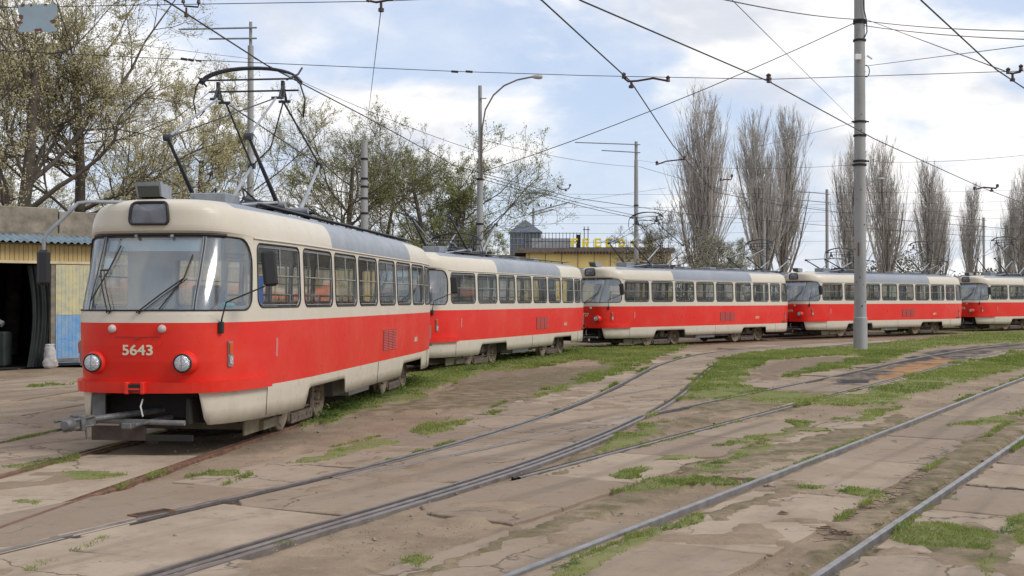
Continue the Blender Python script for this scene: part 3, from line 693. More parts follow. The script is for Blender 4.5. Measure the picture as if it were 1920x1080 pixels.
# ---------------------------------------------------------------- ground
def path_xy(fx,y0,y1,step=.25):
    ys=np.arange(y0,y1+step,step); return np.array([[fx(y),y] for y in ys])
def offs(P,o):
    d=np.gradient(P,axis=0); d/=np.hypot(d[:,0],d[:,1])[:,None]; n=np.stack([d[:,1],-d[:,0]],1); return P+n*o
def smooth_pts(pts,k=9,it=6):
    P=np.array(pts,float)
    # chord param dense resample then smooth
    L=np.concatenate([[0],np.cumsum(np.hypot(*np.diff(P,axis=0).T))]); t=np.arange(0,L[-1],.25)
    Q=np.stack([np.interp(t,L,P[:,i]) for i in (0,1)],1)
    for _ in range(it):
        pad=np.concatenate([Q[:1]*2-Q[1:k+1][::-1],Q,Q[-1:]*2-Q[-k-1:-1][::-1]]); ker=np.ones(2*k+1)/(2*k+1)
        Q=np.stack([np.convolve(pad[:,i],ker,'valid') for i in (0,1)],1)
    return Q
pA=[]
for x,y,th,z in POSES:
    for u in (3.8,10.2): pA.append((x+u*math.sin(th),y+u*math.cos(th)))
a0=pA[0]; th0=.116
pA=[(a0[0]-t*math.sin(th0),a0[1]-t*math.cos(th0)) for t in (24,16,8)]+pA+[(45,81),(70,94),(110,110)]
B1=[(-9.2,-4),(-6.0,3.6),(-3.75,8.8),(-3.42,9.62),(-2.84,10.6),(-1.98,12.36),(-1.38,13.56),(-0.72,15.36),(0.18,17.9),(1.44,22.2),(2.39,26.3),(3.95,33.48),(6.35,41.2),(12.51,50.6),(22,59.5),(34,68),(60,83),(100,100)]
C1=[(-1.49-.565*(12.87+4),-4),(-1.49,12.87),(2.46,19.8),(3.7,21.9),(5.17,24.51),(6.89,27.45),(9.15,31.5),(12.71,37.9),(17.68,45.8),(23.5,53),(33,62),(48,73),(80,92)]
D1=[(-7.2,-4),(0,7.95),(1.66,10.75),(3.05,13.05),(4.75,15.9),(6.49,18.85),(8.24,21.8),(10.04,24.9),(12.29,28.6),(18,38),(30,55),(50,75)]
rA=smooth_pts(pA,12,5); rB=offs(smooth_pts(B1,6,4),.79); rC=offs(smooth_pts(C1,8,5),.79); rD=offs(smooth_pts(D1,10,5),.87)
def rail_mesh(name,C_,top,mt,gm,sides=(-.762,.762),y0=-3,y1=75,hw=.034):
    V=[];F=[]
    mb=MB()
    for o in sides:
        P=offs(C_,o); P=P[(P[:,1]>y0)&(P[:,1]<y1)]
        d=np.gradient(P,axis=0); d/=np.hypot(d[:,0],d[:,1])[:,None]; n=np.stack([d[:,1],-d[:,0]],1)
        sg=-1 if o>0 else 1
        for prof,mm in [q_ for q_ in (([(-hw,-.12),(-hw,top-.006),(-hw+.007,top),(hw-.007,top),(hw,top-.006),(hw,-.12)],mt),([(sg*(hw+.0),-.012+top*.3),(sg*(hw+.045),-.022),(sg*(hw+.05),top*.5-.004),(sg*(hw+.066),top*.5-.006),(sg*(hw+.07),-.08)],gm)) if q_[1] is not None]:
            vs=[];k=len(prof)
            for p,q in zip(P,n):
                for a,z in prof: vs.append((p[0]+q[0]*a,p[1]+q[1]*a,z))
            fs=[]
            for i in range(len(P)-1):
                for j in range(k-1):
                    f=(i*k+j,i*k+j+1,(i+1)*k+j+1,(i+1)*k+j); fs.append(f if (sg>0 or prof[0][0]==-hw) else f[::-1])
            mb.add(vs,fs,mm)
    o=mb.build(name); kind(o); return o
RSH=mat('rail_steel',(.27,.26,.26),.40,.55,var=.35,vs=5); RDK=mat('rail_side',(.085,.07,.06),.75,.2,var=.4,vs=12); RRU=mat('rusty_rail',(.17,.085,.05),.8,.1,var=.5,vs=7,bump=.3)
RWN=mat('worn_rail',(.22,.195,.18),.45,.5,var=.4,vs=4)
rail_mesh('tram_rails',rA,.0,RRU,RRU,y1=90); rail_mesh('tram_rails',rB,.004,RWN,RDK,sides=(-.79,.79),hw=.024); rail_mesh('tram_rails',rC,.0,RWN,RDK,sides=(-.79,.79),y0=12.3,y1=70,hw=.024)
rail_mesh('tram_rails',rD,.022,RSH,None,sides=(-.87,.87),y1=60,hw=.026)
# switch blades beside the right rail of the curving track
mb=MB()
for C_,o,ya,yb,ww in ((rB,.79+.10,6,16.5,.032),(rB,.79-.12,7,19,.018),(rB,-.79+.11,12.3,19,.016)):
    P=offs(C_,o); P=P[(P[:,1]>ya)&(P[:,1]<yb)]; a=offs(P,-ww);b=offs(P,ww); vs=[]
    for p,q in zip(a,b): vs+=[(p[0],p[1],-.1),(p[0],p[1],-.002),(q[0],q[1],-.002),(q[0],q[1],-.1)]
    mb.add(vs,[(i*4+j,i*4+j+1,i*4+j+5,i*4+j+4) for i in range(len(P)-1) for j in range(3)],RWN)
kind(mb.build('switch_rails'))

GR={'grass':[[(530,868),(600,846),(700,826),(745,825),(700,842),(600,862)],[(775,812),(800,798),(850,788),(885,786),(860,803),(800,814)],[(905,774),(930,768),(948,771),(930,778)],
 [(560,800),(610,765),(690,735),(760,705),(830,690),(860,700),(830,720),(790,735),(800,745),(740,752),(700,765),(620,785)],[(800,700),(880,675),(960,665),(1090,650),(1180,648),(1290,645),(1250,662),(1200,683),(1150,683),(1110,672),(1000,690),(900,698),(850,720)],
 [(1200,680),(1160,700),(1110,715),(1060,728),(1010,745),(990,742),(1060,720),(1120,695)],
 [(1280,748),(1305,715),(1345,680),(1400,664),(1480,654),(1600,648),(1700,638),(1930,618),(1930,640),(1760,648),(1640,665),(1540,668),(1450,672),(1400,690),(1392,715),(1410,728),(1530,738),(1440,748)],
 [(1460,705),(1560,682),(1640,665),(1710,657),(1610,685),(1500,703)],[(1400,752),(1470,742),(1600,742),(1700,708),(1780,688),(1860,671),(1935,655),(1935,682),(1800,716),(1700,745),(1640,760),(1560,758)],
 [(1580,790),(1610,778),(1680,760),(1685,766),(1630,785)],[(1455,802),(1485,789),(1512,788),(1500,798)],[(1500,809),(1530,802),(1560,802),(1540,810)],[(1340,834),(1400,820),(1500,795),(1505,800),(1420,828)],[(1240,864),(1270,855),(1300,854),(1290,862)],
 [(1140,892),(1190,876),(1236,873),(1220,886),(1170,898)],[(1160,918),(1200,900),(1280,888),(1400,902),(1390,908),(1290,905),(1230,916),(1180,924)],[(1295,880),(1350,864),(1440,832),(1455,838),(1380,865),(1330,880)],
 [(1488,910),(1545,909),(1545,918),(1500,917)],[(1575,917),(1620,911),(1668,920),(1650,930),(1600,926)],[(1020,1078),(1070,1042),(1180,1000),(1290,965),(1325,960),(1300,974),(1160,1034),(1090,1072)],
 [(1790,800),(1830,785),(1930,766),(1930,778),(1850,795)],[(1660,1010),(1700,978),(1790,985),(1862,1000),(1840,1032),(1700,1022)],[(1880,985),(1925,950),(1925,1012),(1900,1022)],[(1840,1060),(1860,1040),(1870,1060),(1850,1080)],
 [(1100,842),(1150,826),(1230,790),(1255,788),(1240,808),(1180,832),(1130,846)],[(20,872),(90,858),(150,846),(145,858),(60,882)],[(100,887),(160,883),(235,887),(200,893),(120,893)],[(375,884),(410,879),(442,882),(425,893)],[(0,937),(90,935),(80,942),(0,942)],[(765,1052),(800,1040),(830,1042),(800,1060)],[(590,787),(625,775),(640,785),(600,795)],[(60,722),(130,716),(130,720),(70,725)]],
 'moss':[[(1450,1085),(1560,1022),(1700,920),(1780,850),(1850,810),(1930,770),(1930,812),(1830,872),(1700,970),(1640,1005),(1540,1085)],[(1330,870),(1440,835),(1600,800),(1700,775),(1720,790),(1600,825),(1400,880),(1340,890)],[(1000,890),(1120,850),(1230,792),(1255,790),(1240,812),(1150,848),(1060,882)],
 [(760,1085),(860,1045),(960,1000),(1100,940),(1150,932),(1110,960),(960,1018),(850,1065),(820,1085)],[(1060,860),(1240,800),(1400,745),(1440,748),(1280,800),(1100,868)],[(1650,1000),(1830,975),(1900,1010),(1880,1060),(1760,1040)],[(700,770),(800,745),(860,720),(1000,700),(1190,680),(1100,720),(950,760),(800,770)],[(1300,760),(1400,730),(1600,735),(1480,765),(1350,775)],[(940,1000),(1100,950),(1250,890),(1420,830),(1500,795),(1520,803),(1400,850),(1260,915),(1120,965),(980,1010)],[(1320,960),(1420,925),(1500,895),(1530,900),(1440,935),(1340,975)]],
 'rubble':[[(850,720),(900,692),(1000,688),(1110,688),(1150,690),(1080,720),(950,732)],[(1420,690),(1500,670),(1620,668),(1560,690),(1460,700),(1440,720),(1410,715)]],
 'dark':[[(1560,712),(1620,690),(1700,672),(1760,655),(1850,645),(1935,640),(1935,650),(1860,658),(1760,685),(1680,706),(1600,722)]],
 'orange':[[(1640,705),(1700,682),(1760,668),(1790,675),(1740,695),(1680,712)]],
 'pale':[[(20,850),(60,838),(130,832),(160,838),(90,850)]],'redm':[[(-40,832),(60,828),(135,827),(60,833)]]}
GRP={k:[np.array([gp(*p) for p in q]) for q in v] for k,v in GR.items()}
def inpoly(P,poly):
    x,y=P[:,0],P[:,1]; c=np.zeros(len(P),bool); n=len(poly)
    for i in range(n):
        x1,y1=poly[i];x2,y2=poly[(i+1)%n]
        m=((y1>y)!=(y2>y)); 
        with np.errstate(divide='ignore',invalid='ignore'): c^=m&(x<(x2-x1)*(y-y1)/(y2-y1)+x1)
    return c
def vnoise(P,s,seed=0):
    """value noise on the plane"""
    rg=np.random.RandomState(seed); T=rg.rand(256,256); q=P*s; i=np.floor(q).astype(int); f=q-i; f=f*f*(3-2*f); a=T[i[:,0]%256,i[:,1]%256];b=T[(i[:,0]+1)%256,i[:,1]%256];c=T[i[:,0]%256,(i[:,1]+1)%256];d=T[(i[:,0]+1)%256,(i[:,1]+1)%256]
    return (a*(1-f[:,0])+b*f[:,0])*(1-f[:,1])+(c*(1-f[:,0])+d*f[:,0])*f[:,1]
def masks(P):
    r={}
    J=P+np.stack([(vnoise(P,2.2,5)-.5)*.35+(vnoise(P,7,7)-.5)*.16,(vnoise(P,2.2,6)-.5)*.5+(vnoise(P,7,8)-.5)*.2],1)*np.clip(P[:,1:2]/18,.4,2.5)
    for k,v in GRP.items():
        m=np.zeros(len(P))
        for poly in v: m=np.maximum(m,inpoly(J,poly))
        r[k]=m.astype(float)
    # beyond and around the trams
    far=(P[:,1]>64)&(P[:,0]>20)
    r['grass'][far]=np.maximum(r['grass'][far],(vnoise(P[far],.3,2)>.4)*1.0)
    return r
def axis_lines(segs):
    out=[segs[0][0]]
    for a,b,h in segs:
        k=int(round((b-a)/h)); out+= [a+(b-a)*(i+1)/k for i in range(k)]
    return np.array(out)
gx=axis_lines([(-1500,-300,150),(-300,-60,20),(-60,-16,2),(-16,-7,.25),(-7,9,.075),(9,20,.16),(20,40,.35),(40,60,2),(60,300,20),(300,1500,150)])
gy=axis_lines([(-300,-20,40),(-20,6,1.3),(6,20,.075),(20,32,.15),(32,60,.3),(60,80,1),(80,300,20),(300,2500,200)])
X_,Y_=np.meshgrid(gx,gy); GP=np.stack([X_.ravel(),Y_.ravel()],1)
mk=masks(GP)
near=(GP[:,1]>-10)&(GP[:,1]<90)&(np.abs(GP[:,0])<60)
gz=-.040+np.where(near,(vnoise(GP,1.1,1)-.5)*.022+(vnoise(GP,4.5,3)-.5)*.016+(vnoise(GP,11,4)-.5)*.008,0)
gz+=mk['rubble']*(vnoise(GP,5.5,9))*.05+mk['grass']*.015
cov=(mk['grass']>0)|(mk['moss']>0)|((vnoise(GP,.75,41)*.6+vnoise(GP,2.6,42)*.4>.69)&near&(GP[:,1]<45))
ci=np.where(cov&near&(GP[:,1]<60))[0]; RPs=np.concatenate([offs(C_,o)[::1] for C_,o in ((rA,.762),(rA,-.762),(rB,.79),(rB,-.79),(rB,.89),(rB,.67),(rB,-.68),(rC,.79),(rC,-.79),(rD,.87),(rD,-.87))]); RPs=RPs[(RPs[:,1]>4)&(RPs[:,1]<62)]
RPs=np.concatenate([RPs,(RPs[1:]+RPs[:-1])/2]); okm=np.ones(len(ci),bool)
for a in range(0,len(ci),4000):
    q=GP[ci[a:a+4000]]; okm[a:a+4000]=(((q[:,None,:]-RPs[None])**2).sum(2).min(1)>.15**2)
ci=ci[okm]; gz[ci]=.003+(vnoise(GP[ci],5,43)-.35)*.012+(vnoise(GP[ci],12,44)-.5)*.006
gz=np.where(GP[:,1]>60,gz+np.clip((GP[:,1]-60)/100,0,.1),gz)
nx,ny=len(gx),len(gy); ii=(np.arange(ny-1)[:,None]*nx+np.arange(nx-1)[None,:]).ravel()
def ground_mat():
    m=bpy.data.materials.new('dirt_ground'); m.use_nodes=True; n,l,b=nodes_of(m)
    tcn=n.new('ShaderNodeTexCoord')
    def nz(s,d,ro=.6,scale=(1,1,1)):
        mp=n.new('ShaderNodeMapping'); mp.inputs['Scale'].default_value=scale; l.new(tcn.outputs['Object'],mp.inputs[0])
        q=n.new('ShaderNodeTexNoise'); q.inputs['Scale'].default_value=s; q.inputs['Detail'].default_value=d; q.inputs['Roughness'].default_value=ro; l.new(mp.outputs[0],q.inputs['Vector']); return q.outputs['Fac']
    def rp(v,a,c,va=0,vc=1):
        q=n.new('ShaderNodeMapRange'); q.inputs[1].default_value=a; q.inputs[2].default_value=c; q.inputs[3].default_value=va; q.inputs[4].default_value=vc; l.new(v,q.inputs[0]); return q.outputs[0]
    def mx(f,a,c):
        q=n.new('ShaderNodeMix'); q.data_type='RGBA'; l.new(f,q.inputs[0])
        for i,v in ((6,a),(7,c)):
            if isinstance(v,tuple): q.inputs[i].default_value=(*v,1)
            else: l.new(v,q.inputs[i])
        return q.outputs[2]
    def mul(a,c):
        q=n.new('ShaderNodeMath'); q.operation='MULTIPLY'; q.use_clamp=True; l.new(a,q.inputs[0]); l.new(c,q.inputs[1]); return q.outputs[0]
    def at_(s): q=n.new('ShaderNodeAttribute'); q.attribute_name=s; return q.outputs['Fac']
    c=mx(rp(nz(.5,6),.35,.68),(.325,.245,.172),(.20,.147,.10))
    c=mx(rp(nz(2.4,8,.7),.45,.72,0,.8),c,(.165,.122,.080))
    c=mx(rp(nz(9,8,.7),.52,.75,0,.7),c,(.32,.25,.178))
    c=mx(rp(nz(55,3,.6),.60,.72,0,.6),c,(.12,.09,.07))
    c=mx(rp(nz(80,2,.6),.66,.74,0,.7),c,(.42,.37,.31))
    c=mx(mul(at_('rubble'),rp(nz(3,5),.3,.6,.5,1)),c,(.185,.135,.098))
    c=mx(mul(at_('moss'),rp(nz(3,7,.7),.38,.60)),c,(.125,.105,.055))
    c=mx(mul(at_('dark'),rp(nz(.8,6,.7),.38,.55)),c,(.055,.052,.055))
    c=mx(mul(at_('orange'),rp(nz(.9,6,.7),.35,.6)),c,(.36,.19,.08))
    c=mx(mul(at_('pale'),rp(nz(3,6,.7),.3,.55,0,.8)),c,(.42,.40,.36))
    c=mx(mul(at_('redm'),rp(nz(4,6,.7),.35,.6,0,.7)),c,(.36,.12,.09))
    c=mx(mul(at_('grass'),rp(nz(5,7,.7),.25,.6,.35,1)),c,mx(rp(nz(2,5),.35,.65),(.135,.16,.04),(.20,.20,.075)))
    l.new(c,b.inputs['Base Color']); b.inputs['Roughness'].default_value=.95; b.inputs['Specular IOR Level'].default_value=.2
    bp=n.new('ShaderNodeBump'); bp.inputs['Strength'].default_value=.55; bp.inputs['Distance'].default_value=.03
    ad=n.new('ShaderNodeMath'); ad.operation='ADD'; l.new(nz(14,8,.7),ad.inputs[0]); l.new(nz(2,4),ad.inputs[1]); l.new(ad.outputs[0],bp.inputs['Height']); l.new(bp.outputs[0],b.inputs['Normal'])
    return m
GM=ground_mat()
g=mesh_np('ground',np.column_stack([GP,gz]),np.stack([ii,ii+1,ii+nx+1,ii+nx],1),GM,smooth=True,attrs=mk); kind(g)

# ---------------------------------------------------------------- concrete slabs along the tracks
def slab_mat():
    m=bpy.data.materials.new('old_concrete'); m.use_nodes=True; n,l,b=nodes_of(m)
    tcn=n.new('ShaderNodeTexCoord')
    def nz(s,d,ro=.6):
        q=n.new('ShaderNodeTexNoise'); q.inputs['Scale'].default_value=s; q.inputs['Detail'].default_value=d; q.inputs['Roughness'].default_value=ro; l.new(tcn.outputs['Object'],q.inputs['Vector']); return q.outputs['Fac']
    def rp(v,a,c,va=0,vc=1):
        q=n.new('ShaderNodeMapRange'); q.inputs[1].default_value=a; q.inputs[2].default_value=c; q.inputs[3].default_value=va; q.inputs[4].default_value=vc; l.new(v,q.inputs[0]); return q.outputs[0]
    def mx(f,a,c):
        q=n.new('ShaderNodeMix'); q.data_type='RGBA'; l.new(f,q.inputs[0])
        for i,v in ((6,a),(7,c)):
            if isinstance(v,tuple): q.inputs[i].default_value=(*v,1)
            else: l.new(v,q.inputs[i])
        return q.outputs[2]
    at_=n.new('ShaderNodeAttribute'); at_.attribute_name='tint'
    c=mx(at_.outputs['Fac'],(.245,.187,.138),(.385,.305,.228))
    c=mx(rp(nz(1.0,7,.65),.42,.70,0,.75),c,(.225,.165,.110))
    c=mx(rp(nz(3.5,8,.75),.53,.72,0,.65),c,(.12,.09,.07))
    c=mx(rp(nz(12,8,.7),.55,.75,0,.5),c,(.35,.285,.215))
    c=mx(rp(nz(90,3,.6),.64,.72,0,.6),c,(.10,.08,.065))
    mpk=n.new('ShaderNodeCombineXYZ')
    for i_,vec in enumerate(((2.6*.866,-2.6*.5,0),(.10*.5,.10*.866,0))):
        dt=n.new('ShaderNodeVectorMath'); dt.operation='DOT_PRODUCT'; dt.inputs[1].default_value=vec; l.new(tcn.outputs['Object'],dt.inputs[0]); l.new(dt.outputs['Value'],mpk.inputs[i_])
    nk=n.new('ShaderNodeTexNoise'); nk.inputs['Scale'].default_value=1; nk.inputs['Detail'].default_value=4; l.new(mpk.outputs[0],nk.inputs['Vector'])
    c=mx(rp(nk.outputs['Fac'],.52,.72,0,.6),c,(.115,.088,.068))
    wv=n.new('ShaderNodeTexVoronoi'); wv.feature='DISTANCE_TO_EDGE'; wv.inputs['Scale'].default_value=.55
    vm=n.new('ShaderNodeVectorMath'); vm.operation='ADD'; nn=n.new('ShaderNodeTexNoise'); nn.inputs['Scale'].default_value=1.6; nn.inputs['Detail'].default_value=7
    l.new(tcn.outputs['Object'],nn.inputs['Vector']); l.new(tcn.outputs['Object'],vm.inputs[0]); l.new(nn.outputs['Color'],vm.inputs[1]); l.new(vm.outputs[0],wv.inputs['Vector'])
    cr=rp(wv.outputs['Distance'],.002,.011,.8,0); mm=n.new('ShaderNodeMath'); mm.operation='MULTIPLY'; l.new(cr,mm.inputs[0]); l.new(rp(nz(.45,3),.47,.53),mm.inputs[1])
    c=mx(mm.outputs[0],c,(.07,.052,.038))
    l.new(c,b.inputs['Base Color']); b.inputs['Roughness'].default_value=.9; b.inputs['Specular IOR Level'].default_value=.25
    bp=n.new('ShaderNodeBump'); bp.inputs['Strength'].default_value=.35; bp.inputs['Distance'].default_value=.015; l.new(nz(18,8,.7),bp.inputs['Height']); l.new(bp.outputs[0],b.inputs['Normal'])
    return m
SLM=slab_mat(); rg=random.Random(11); SV=[];SF=[];ST=[]
def slab(poly,z,tint):
    """poly: list of (x,y)"""
    o=len(SV); n=len(poly); c=np.mean(poly,axis=0)
    for p in poly: SV.append((p[0],p[1],z-.09)); ST.append(tint)
    for p in poly: SV.append((p[0],p[1],z-.008)); ST.append(tint*.6)
    for p in poly: d=c-np.array(p); L=np.hypot(*d); q=np.array(p)+d/L*.012; SV.append((q[0],q[1],z)); ST.append(tint)
    for k in (0,1):
        for j in range(n): SF.append((o+k*n+j,o+k*n+(j+1)%n,o+(k+1)*n+(j+1)%n,o+(k+1)*n+j))
    SF.append(tuple(o+2*n+j for j in range(n)))
def lane(C_,o0,o1,y0,y1,ln=(1.6,3.0),gap=(.015,.06),skip=.06,top=-.006,rough=.018,jit=.006):
    P=C_[(C_[:,1]>y0)&(C_[:,1]<y1)]; L=np.concatenate([[0],np.cumsum(np.hypot(*np.diff(P,axis=0).T))]); d=np.gradient(P,axis=0); d/=np.hypot(d[:,0],d[:,1])[:,None]
    def at_(t,o): 
        x=np.interp(t,L,P[:,0]);y=np.interp(t,L,P[:,1]);dx=np.interp(t,L,d[:,0]);dy=np.interp(t,L,d[:,1]); return np.array([x+dy*o,y-dx*o])
    t=rg.random()
    while t<L[-1]-1:
        ll=rg.uniform(*ln); t1=min(t+ll,L[-1]); yy=at_((t+t1)/2,0)[1]
        if rg.random()>skip and t1-t>.6:
            st=.16 if yy<20 else .5; a=o0+rg.uniform(0,.03);b=o1-rg.uniform(0,.04); pts=[]
            sk=rg.uniform(-.05,.05)
            def ed(p0,p1):
                k=max(2,int(math.dist(p0,p1)/st)); return [(p0[0]+(p1[0]-p0[0])*i/k,p0[1]+(p1[1]-p0[1])*i/k) for i in range(k)]
            cs=[(t+sk,a),(t-sk,b),(t1-sk,b),(t1+sk,a)]
            if rg.random()<.35:   # broken corner
                j=rg.randrange(4); c=cs[j]; pv=cs[j-1]; nx_=cs[(j+1)%4]; e=rg.uniform(.12,.35)
                f=lambda p,q:(p[0]+(q[0]-p[0])*min(.45,e/max(.1,math.dist(p,q))),p[1]+(q[1]-p[1])*min(.45,e/max(.1,math.dist(p,q))))
                cs[j:j+1]=[f(c,pv),f(c,nx_)]
            q=[]
            for j in range(len(cs)): q+=ed(cs[j],cs[(j+1)%len(cs)])
            for (tt,oo) in q: 
                p=at_(tt+rg.uniform(-rough,rough),oo+rg.uniform(-rough,rough)); pts.append((p[0],p[1]))
            slab(np.array(pts)[::-1],top+rg.uniform(-jit,jit),rg.random())
        t=t1+rg.uniform(*gap)
lane(rB,-.68,.68,4,60,(1.8,2.4),(.008,.03),.0,-.006,.008,.004)
lane(rB,-2.0,-.85,5,50,(1.6,3.0),skip=.10)
lane(rC,-.66,.66,20,28,(1.8,2.6),(.02,.08),.08)
lane(rC,.84,2.0,3,50,(1.8,3.2),skip=.05); lane(rC,2.05,3.02,4,21,(1.5,3),skip=.25,rough=.03)
lane(rC,-2.0,-.85,24,34,(1.4,3),skip=.35)
lane(rD,-.76,.36,3,55,(2.2,3.6),skip=.05); lane(rD,.95,2.15,3,60,(1.4,2.3),(.03,.12),skip=.07,rough=.03); lane(rD,2.2,3.4,3,60,(1.4,2.6),(.03,.12),skip=.15,rough=.03); lane(rD,3.45,4.8,6,60,skip=.2)
lane(rA,-.68,.68,4,14.5,(1.8,3),skip=0); lane(rA,.84,1.75,4,13.2,(1.5,2.8),skip=.12,rough=.03); lane(rA,-2.3,-.84,3,28,(2,3.2),skip=.1)
for k in range(4): lane(rA,-2.35-1.6*(k+1),-2.4-1.6*k,4,32,(2.4,3.6),(.02,.07),skip=.05,top=-.015)
me=bpy.data.meshes.new('paving_slabs'); me.from_pydata([tuple(map(float,p)) for p in SV],[],SF); a_=me.attributes.new('tint','FLOAT','POINT'); a_.data.foreach_set('value',np.array(ST,np.float32)); me.materials.append(SLM)
po=bpy.data.objects.new('paving_slabs',me); COL.objects.link(po); kind(po)

# ---------------------------------------------------------------- grass blades and weeds
def grass():
    rs=np.random.RandomState(4); P=[]
    for key,dens in (('grass',1.0),('moss',.10)):
        for poly in GRP[key]:
            lo,hi=poly.min(0),poly.max(0); lo=lo-.3;hi=hi+.3; A=(hi[0]-lo[0])*(hi[1]-lo[1]); cy=(lo[1]+hi[1])/2
            d=float(np.clip(5200*(11/cy)**1.7,120,5200))*dens; q=rs.rand(int(min(A*d,330000)),2)*(hi-lo)+lo; P.append(q)
    P=np.concatenate(P); m=masks(P)
    LNs=[]
    for C_,o,ya,yb in ((rC,2.03,6,22),(rC,.86,8,30),(rC,3.05,8,24),(rD,-.95,7,30),(rD,.93,7,26),(rD,2.17,7,22),(rD,.40,7,22),(rB,-2.05,10,40),(rB,-.86,12,40),(rA,.80,5,13),(rA,-.80,6,28),(rA,1.78,6,13),(rA,-2.33,8,28),(rB,.86,18,40)):
        Q=offs(C_,o); Q=Q[(Q[:,1]>ya)&(Q[:,1]<yb)]; k=len(Q)*150; i=rs.randint(0,len(Q)-1,k); f=rs.rand(k,1); q=Q[i]*(1-f)+Q[i+1]*f+rs.randn(k,2)*.028; LNs.append(q[(vnoise(q,.9,31)>.60)&(vnoise(q,3.5,32)>.4)])
    LN=np.concatenate(LNs); P=np.concatenate([P,LN]); m={kk:np.concatenate([vv,np.full(len(LN),1.0 if kk=='grass' else 0.0)]) for kk,vv in m.items()}
    keep=(m['grass']>0)|((m['moss']>0)&(rs.rand(len(P))<.08)); keep&=(vnoise(P,3.0,21)>.36)|(rs.rand(len(P))<.22); P=P[keep]; mg=m['grass'][keep]
    n=len(P); print('blades',n)
    dist=P[:,1]; h=(.010+.040*rs.rand(n)**1.5*vnoise(P,1.3,22)*1.5)*np.where(mg>0,1,.5); h*=np.clip(dist/18,.9,1.9); wd=.0035*np.clip(dist/9,1,6)
    an=rs.rand(n)*2*PI; ln=rs.rand(n)*1.6; base=np.column_stack([P,np.full(n,-.045)]); dx=np.column_stack([np.cos(an),np.sin(an),np.zeros(n)])*wd[:,None]
    be=rs.rand(n)*2*PI; lean=np.column_stack([np.cos(be),np.sin(be),np.zeros(n)])*(h*ln)[:,None]; up=np.column_stack([np.zeros(n),np.zeros(n),h+.035])
    base[:,2]+=.035; up[:,2]-=.03
    V=np.stack([base-dx,base+dx,base+lean*.5+up*.6+dx*.7,base+lean+up],1).reshape(-1,3); F=np.arange(4*n).reshape(-1,4)
    t=np.repeat(np.clip(vnoise(P,.9,23)*.7+rs.rand(n)*.4,0,1),4)
    return V,F,t
def leafy_mat(name,c1,c2,tr=.35):
    m=bpy.data.materials.new(name); m.use_nodes=True; n,l,b=nodes_of(m); a=n.new('ShaderNodeAttribute'); a.attribute_name='tint'
    q=n.new('ShaderNodeMix'); q.data_type='RGBA'; q.inputs[6].default_value=(*c1,1); q.inputs[7].default_value=(*c2,1); l.new(a.outputs['Fac'],q.inputs[0]); l.new(q.outputs[2],b.inputs['Base Color']); b.inputs['Roughness'].default_value=.65; b.inputs['Specular IOR Level'].default_value=.25
    t=n.new('ShaderNodeBsdfTranslucent'); l.new(q.outputs[2],t.inputs[0]); mx=n.new('ShaderNodeMixShader'); mx.inputs[0].default_value=tr; o=n['Material Output']; l.new(b.outputs[0],mx.inputs[1]); l.new(t.outputs[0],mx.inputs[2]); l.new(mx.outputs[0],o.inputs[0]); return m
GRM=leafy_mat('grass_green',(.13,.185,.035),(.31,.34,.10))
V,F,t=grass(); go=mesh_np('grass',V,F,GRM,attrs={'tint':t}); kind(go,'stuff')
def weeds():
    rs=np.random.RandomState(9); V=[];F=[];T=[]
    spots=[]
    for (x0,y0,x1,y1,n,h) in ((600,790,700,740,26,.22),(700,742,800,712,30,.22),(640,765,760,735,22,.16),(600,790,630,782,6,.1),(1575,920,1665,926,9,.08),(1490,914,1540,916,5,.07),(1300,876,1345,870,6,.08),(1030,1070,1090,1050,7,.06),(1230,996,1300,975,7,.06),(1870,1000,1920,975,8,.07),(1690,990,1800,1005,9,.06),(900,773,945,772,5,.07),(780,810,860,795,8,.08),(820,700,1000,676,26,.22),(1000,676,1090,660,18,.2),(60,870,140,855,8,.06),(1770,935,1790,935,3,.04),(1660,940,1670,940,2,.04)):
        for i in range(n):
            f=rs.rand(); spots.append((*gp(x0+(x1-x0)*f,y0+(y1-y0)*f+rs.uniform(-4,4)),h*rs.uniform(.5,1.1)))
    for x,y,h in spots:
        for k in range(rs.randint(22,40)):
            a=rs.rand()*2*PI; r=rs.rand()*h*1.1; z=h*rs.rand()*(1-r/h*.6); c=np.array([x+r*math.cos(a),y+r*math.sin(a),z-.02]); s_=h*rs.uniform(.10,.2)+.006
            d=np.array([math.cos(a),math.sin(a),rs.uniform(-.2,.7)]); d/=np.linalg.norm(d); p=np.cross(d,[0,0,1]);p/=np.linalg.norm(p)+1e-6; p=p*.5+np.array([0,0,rs.uniform(-.2,.2)])
            o=len(V); V+= [c-d*s_*.2,c+d*s_*.6+p*s_,c+d*s_*1.6,c+d*s_*.6-p*s_]; F.append((o,o+1,o+2,o+3)); T+= [rs.rand()]*4
    o=mesh_np('weeds',np.array(V),np.array(F),leafy_mat('weed_green',(.07,.13,.035),(.18,.26,.07)),attrs={'tint':T}); kind(o,'stuff')
weeds()
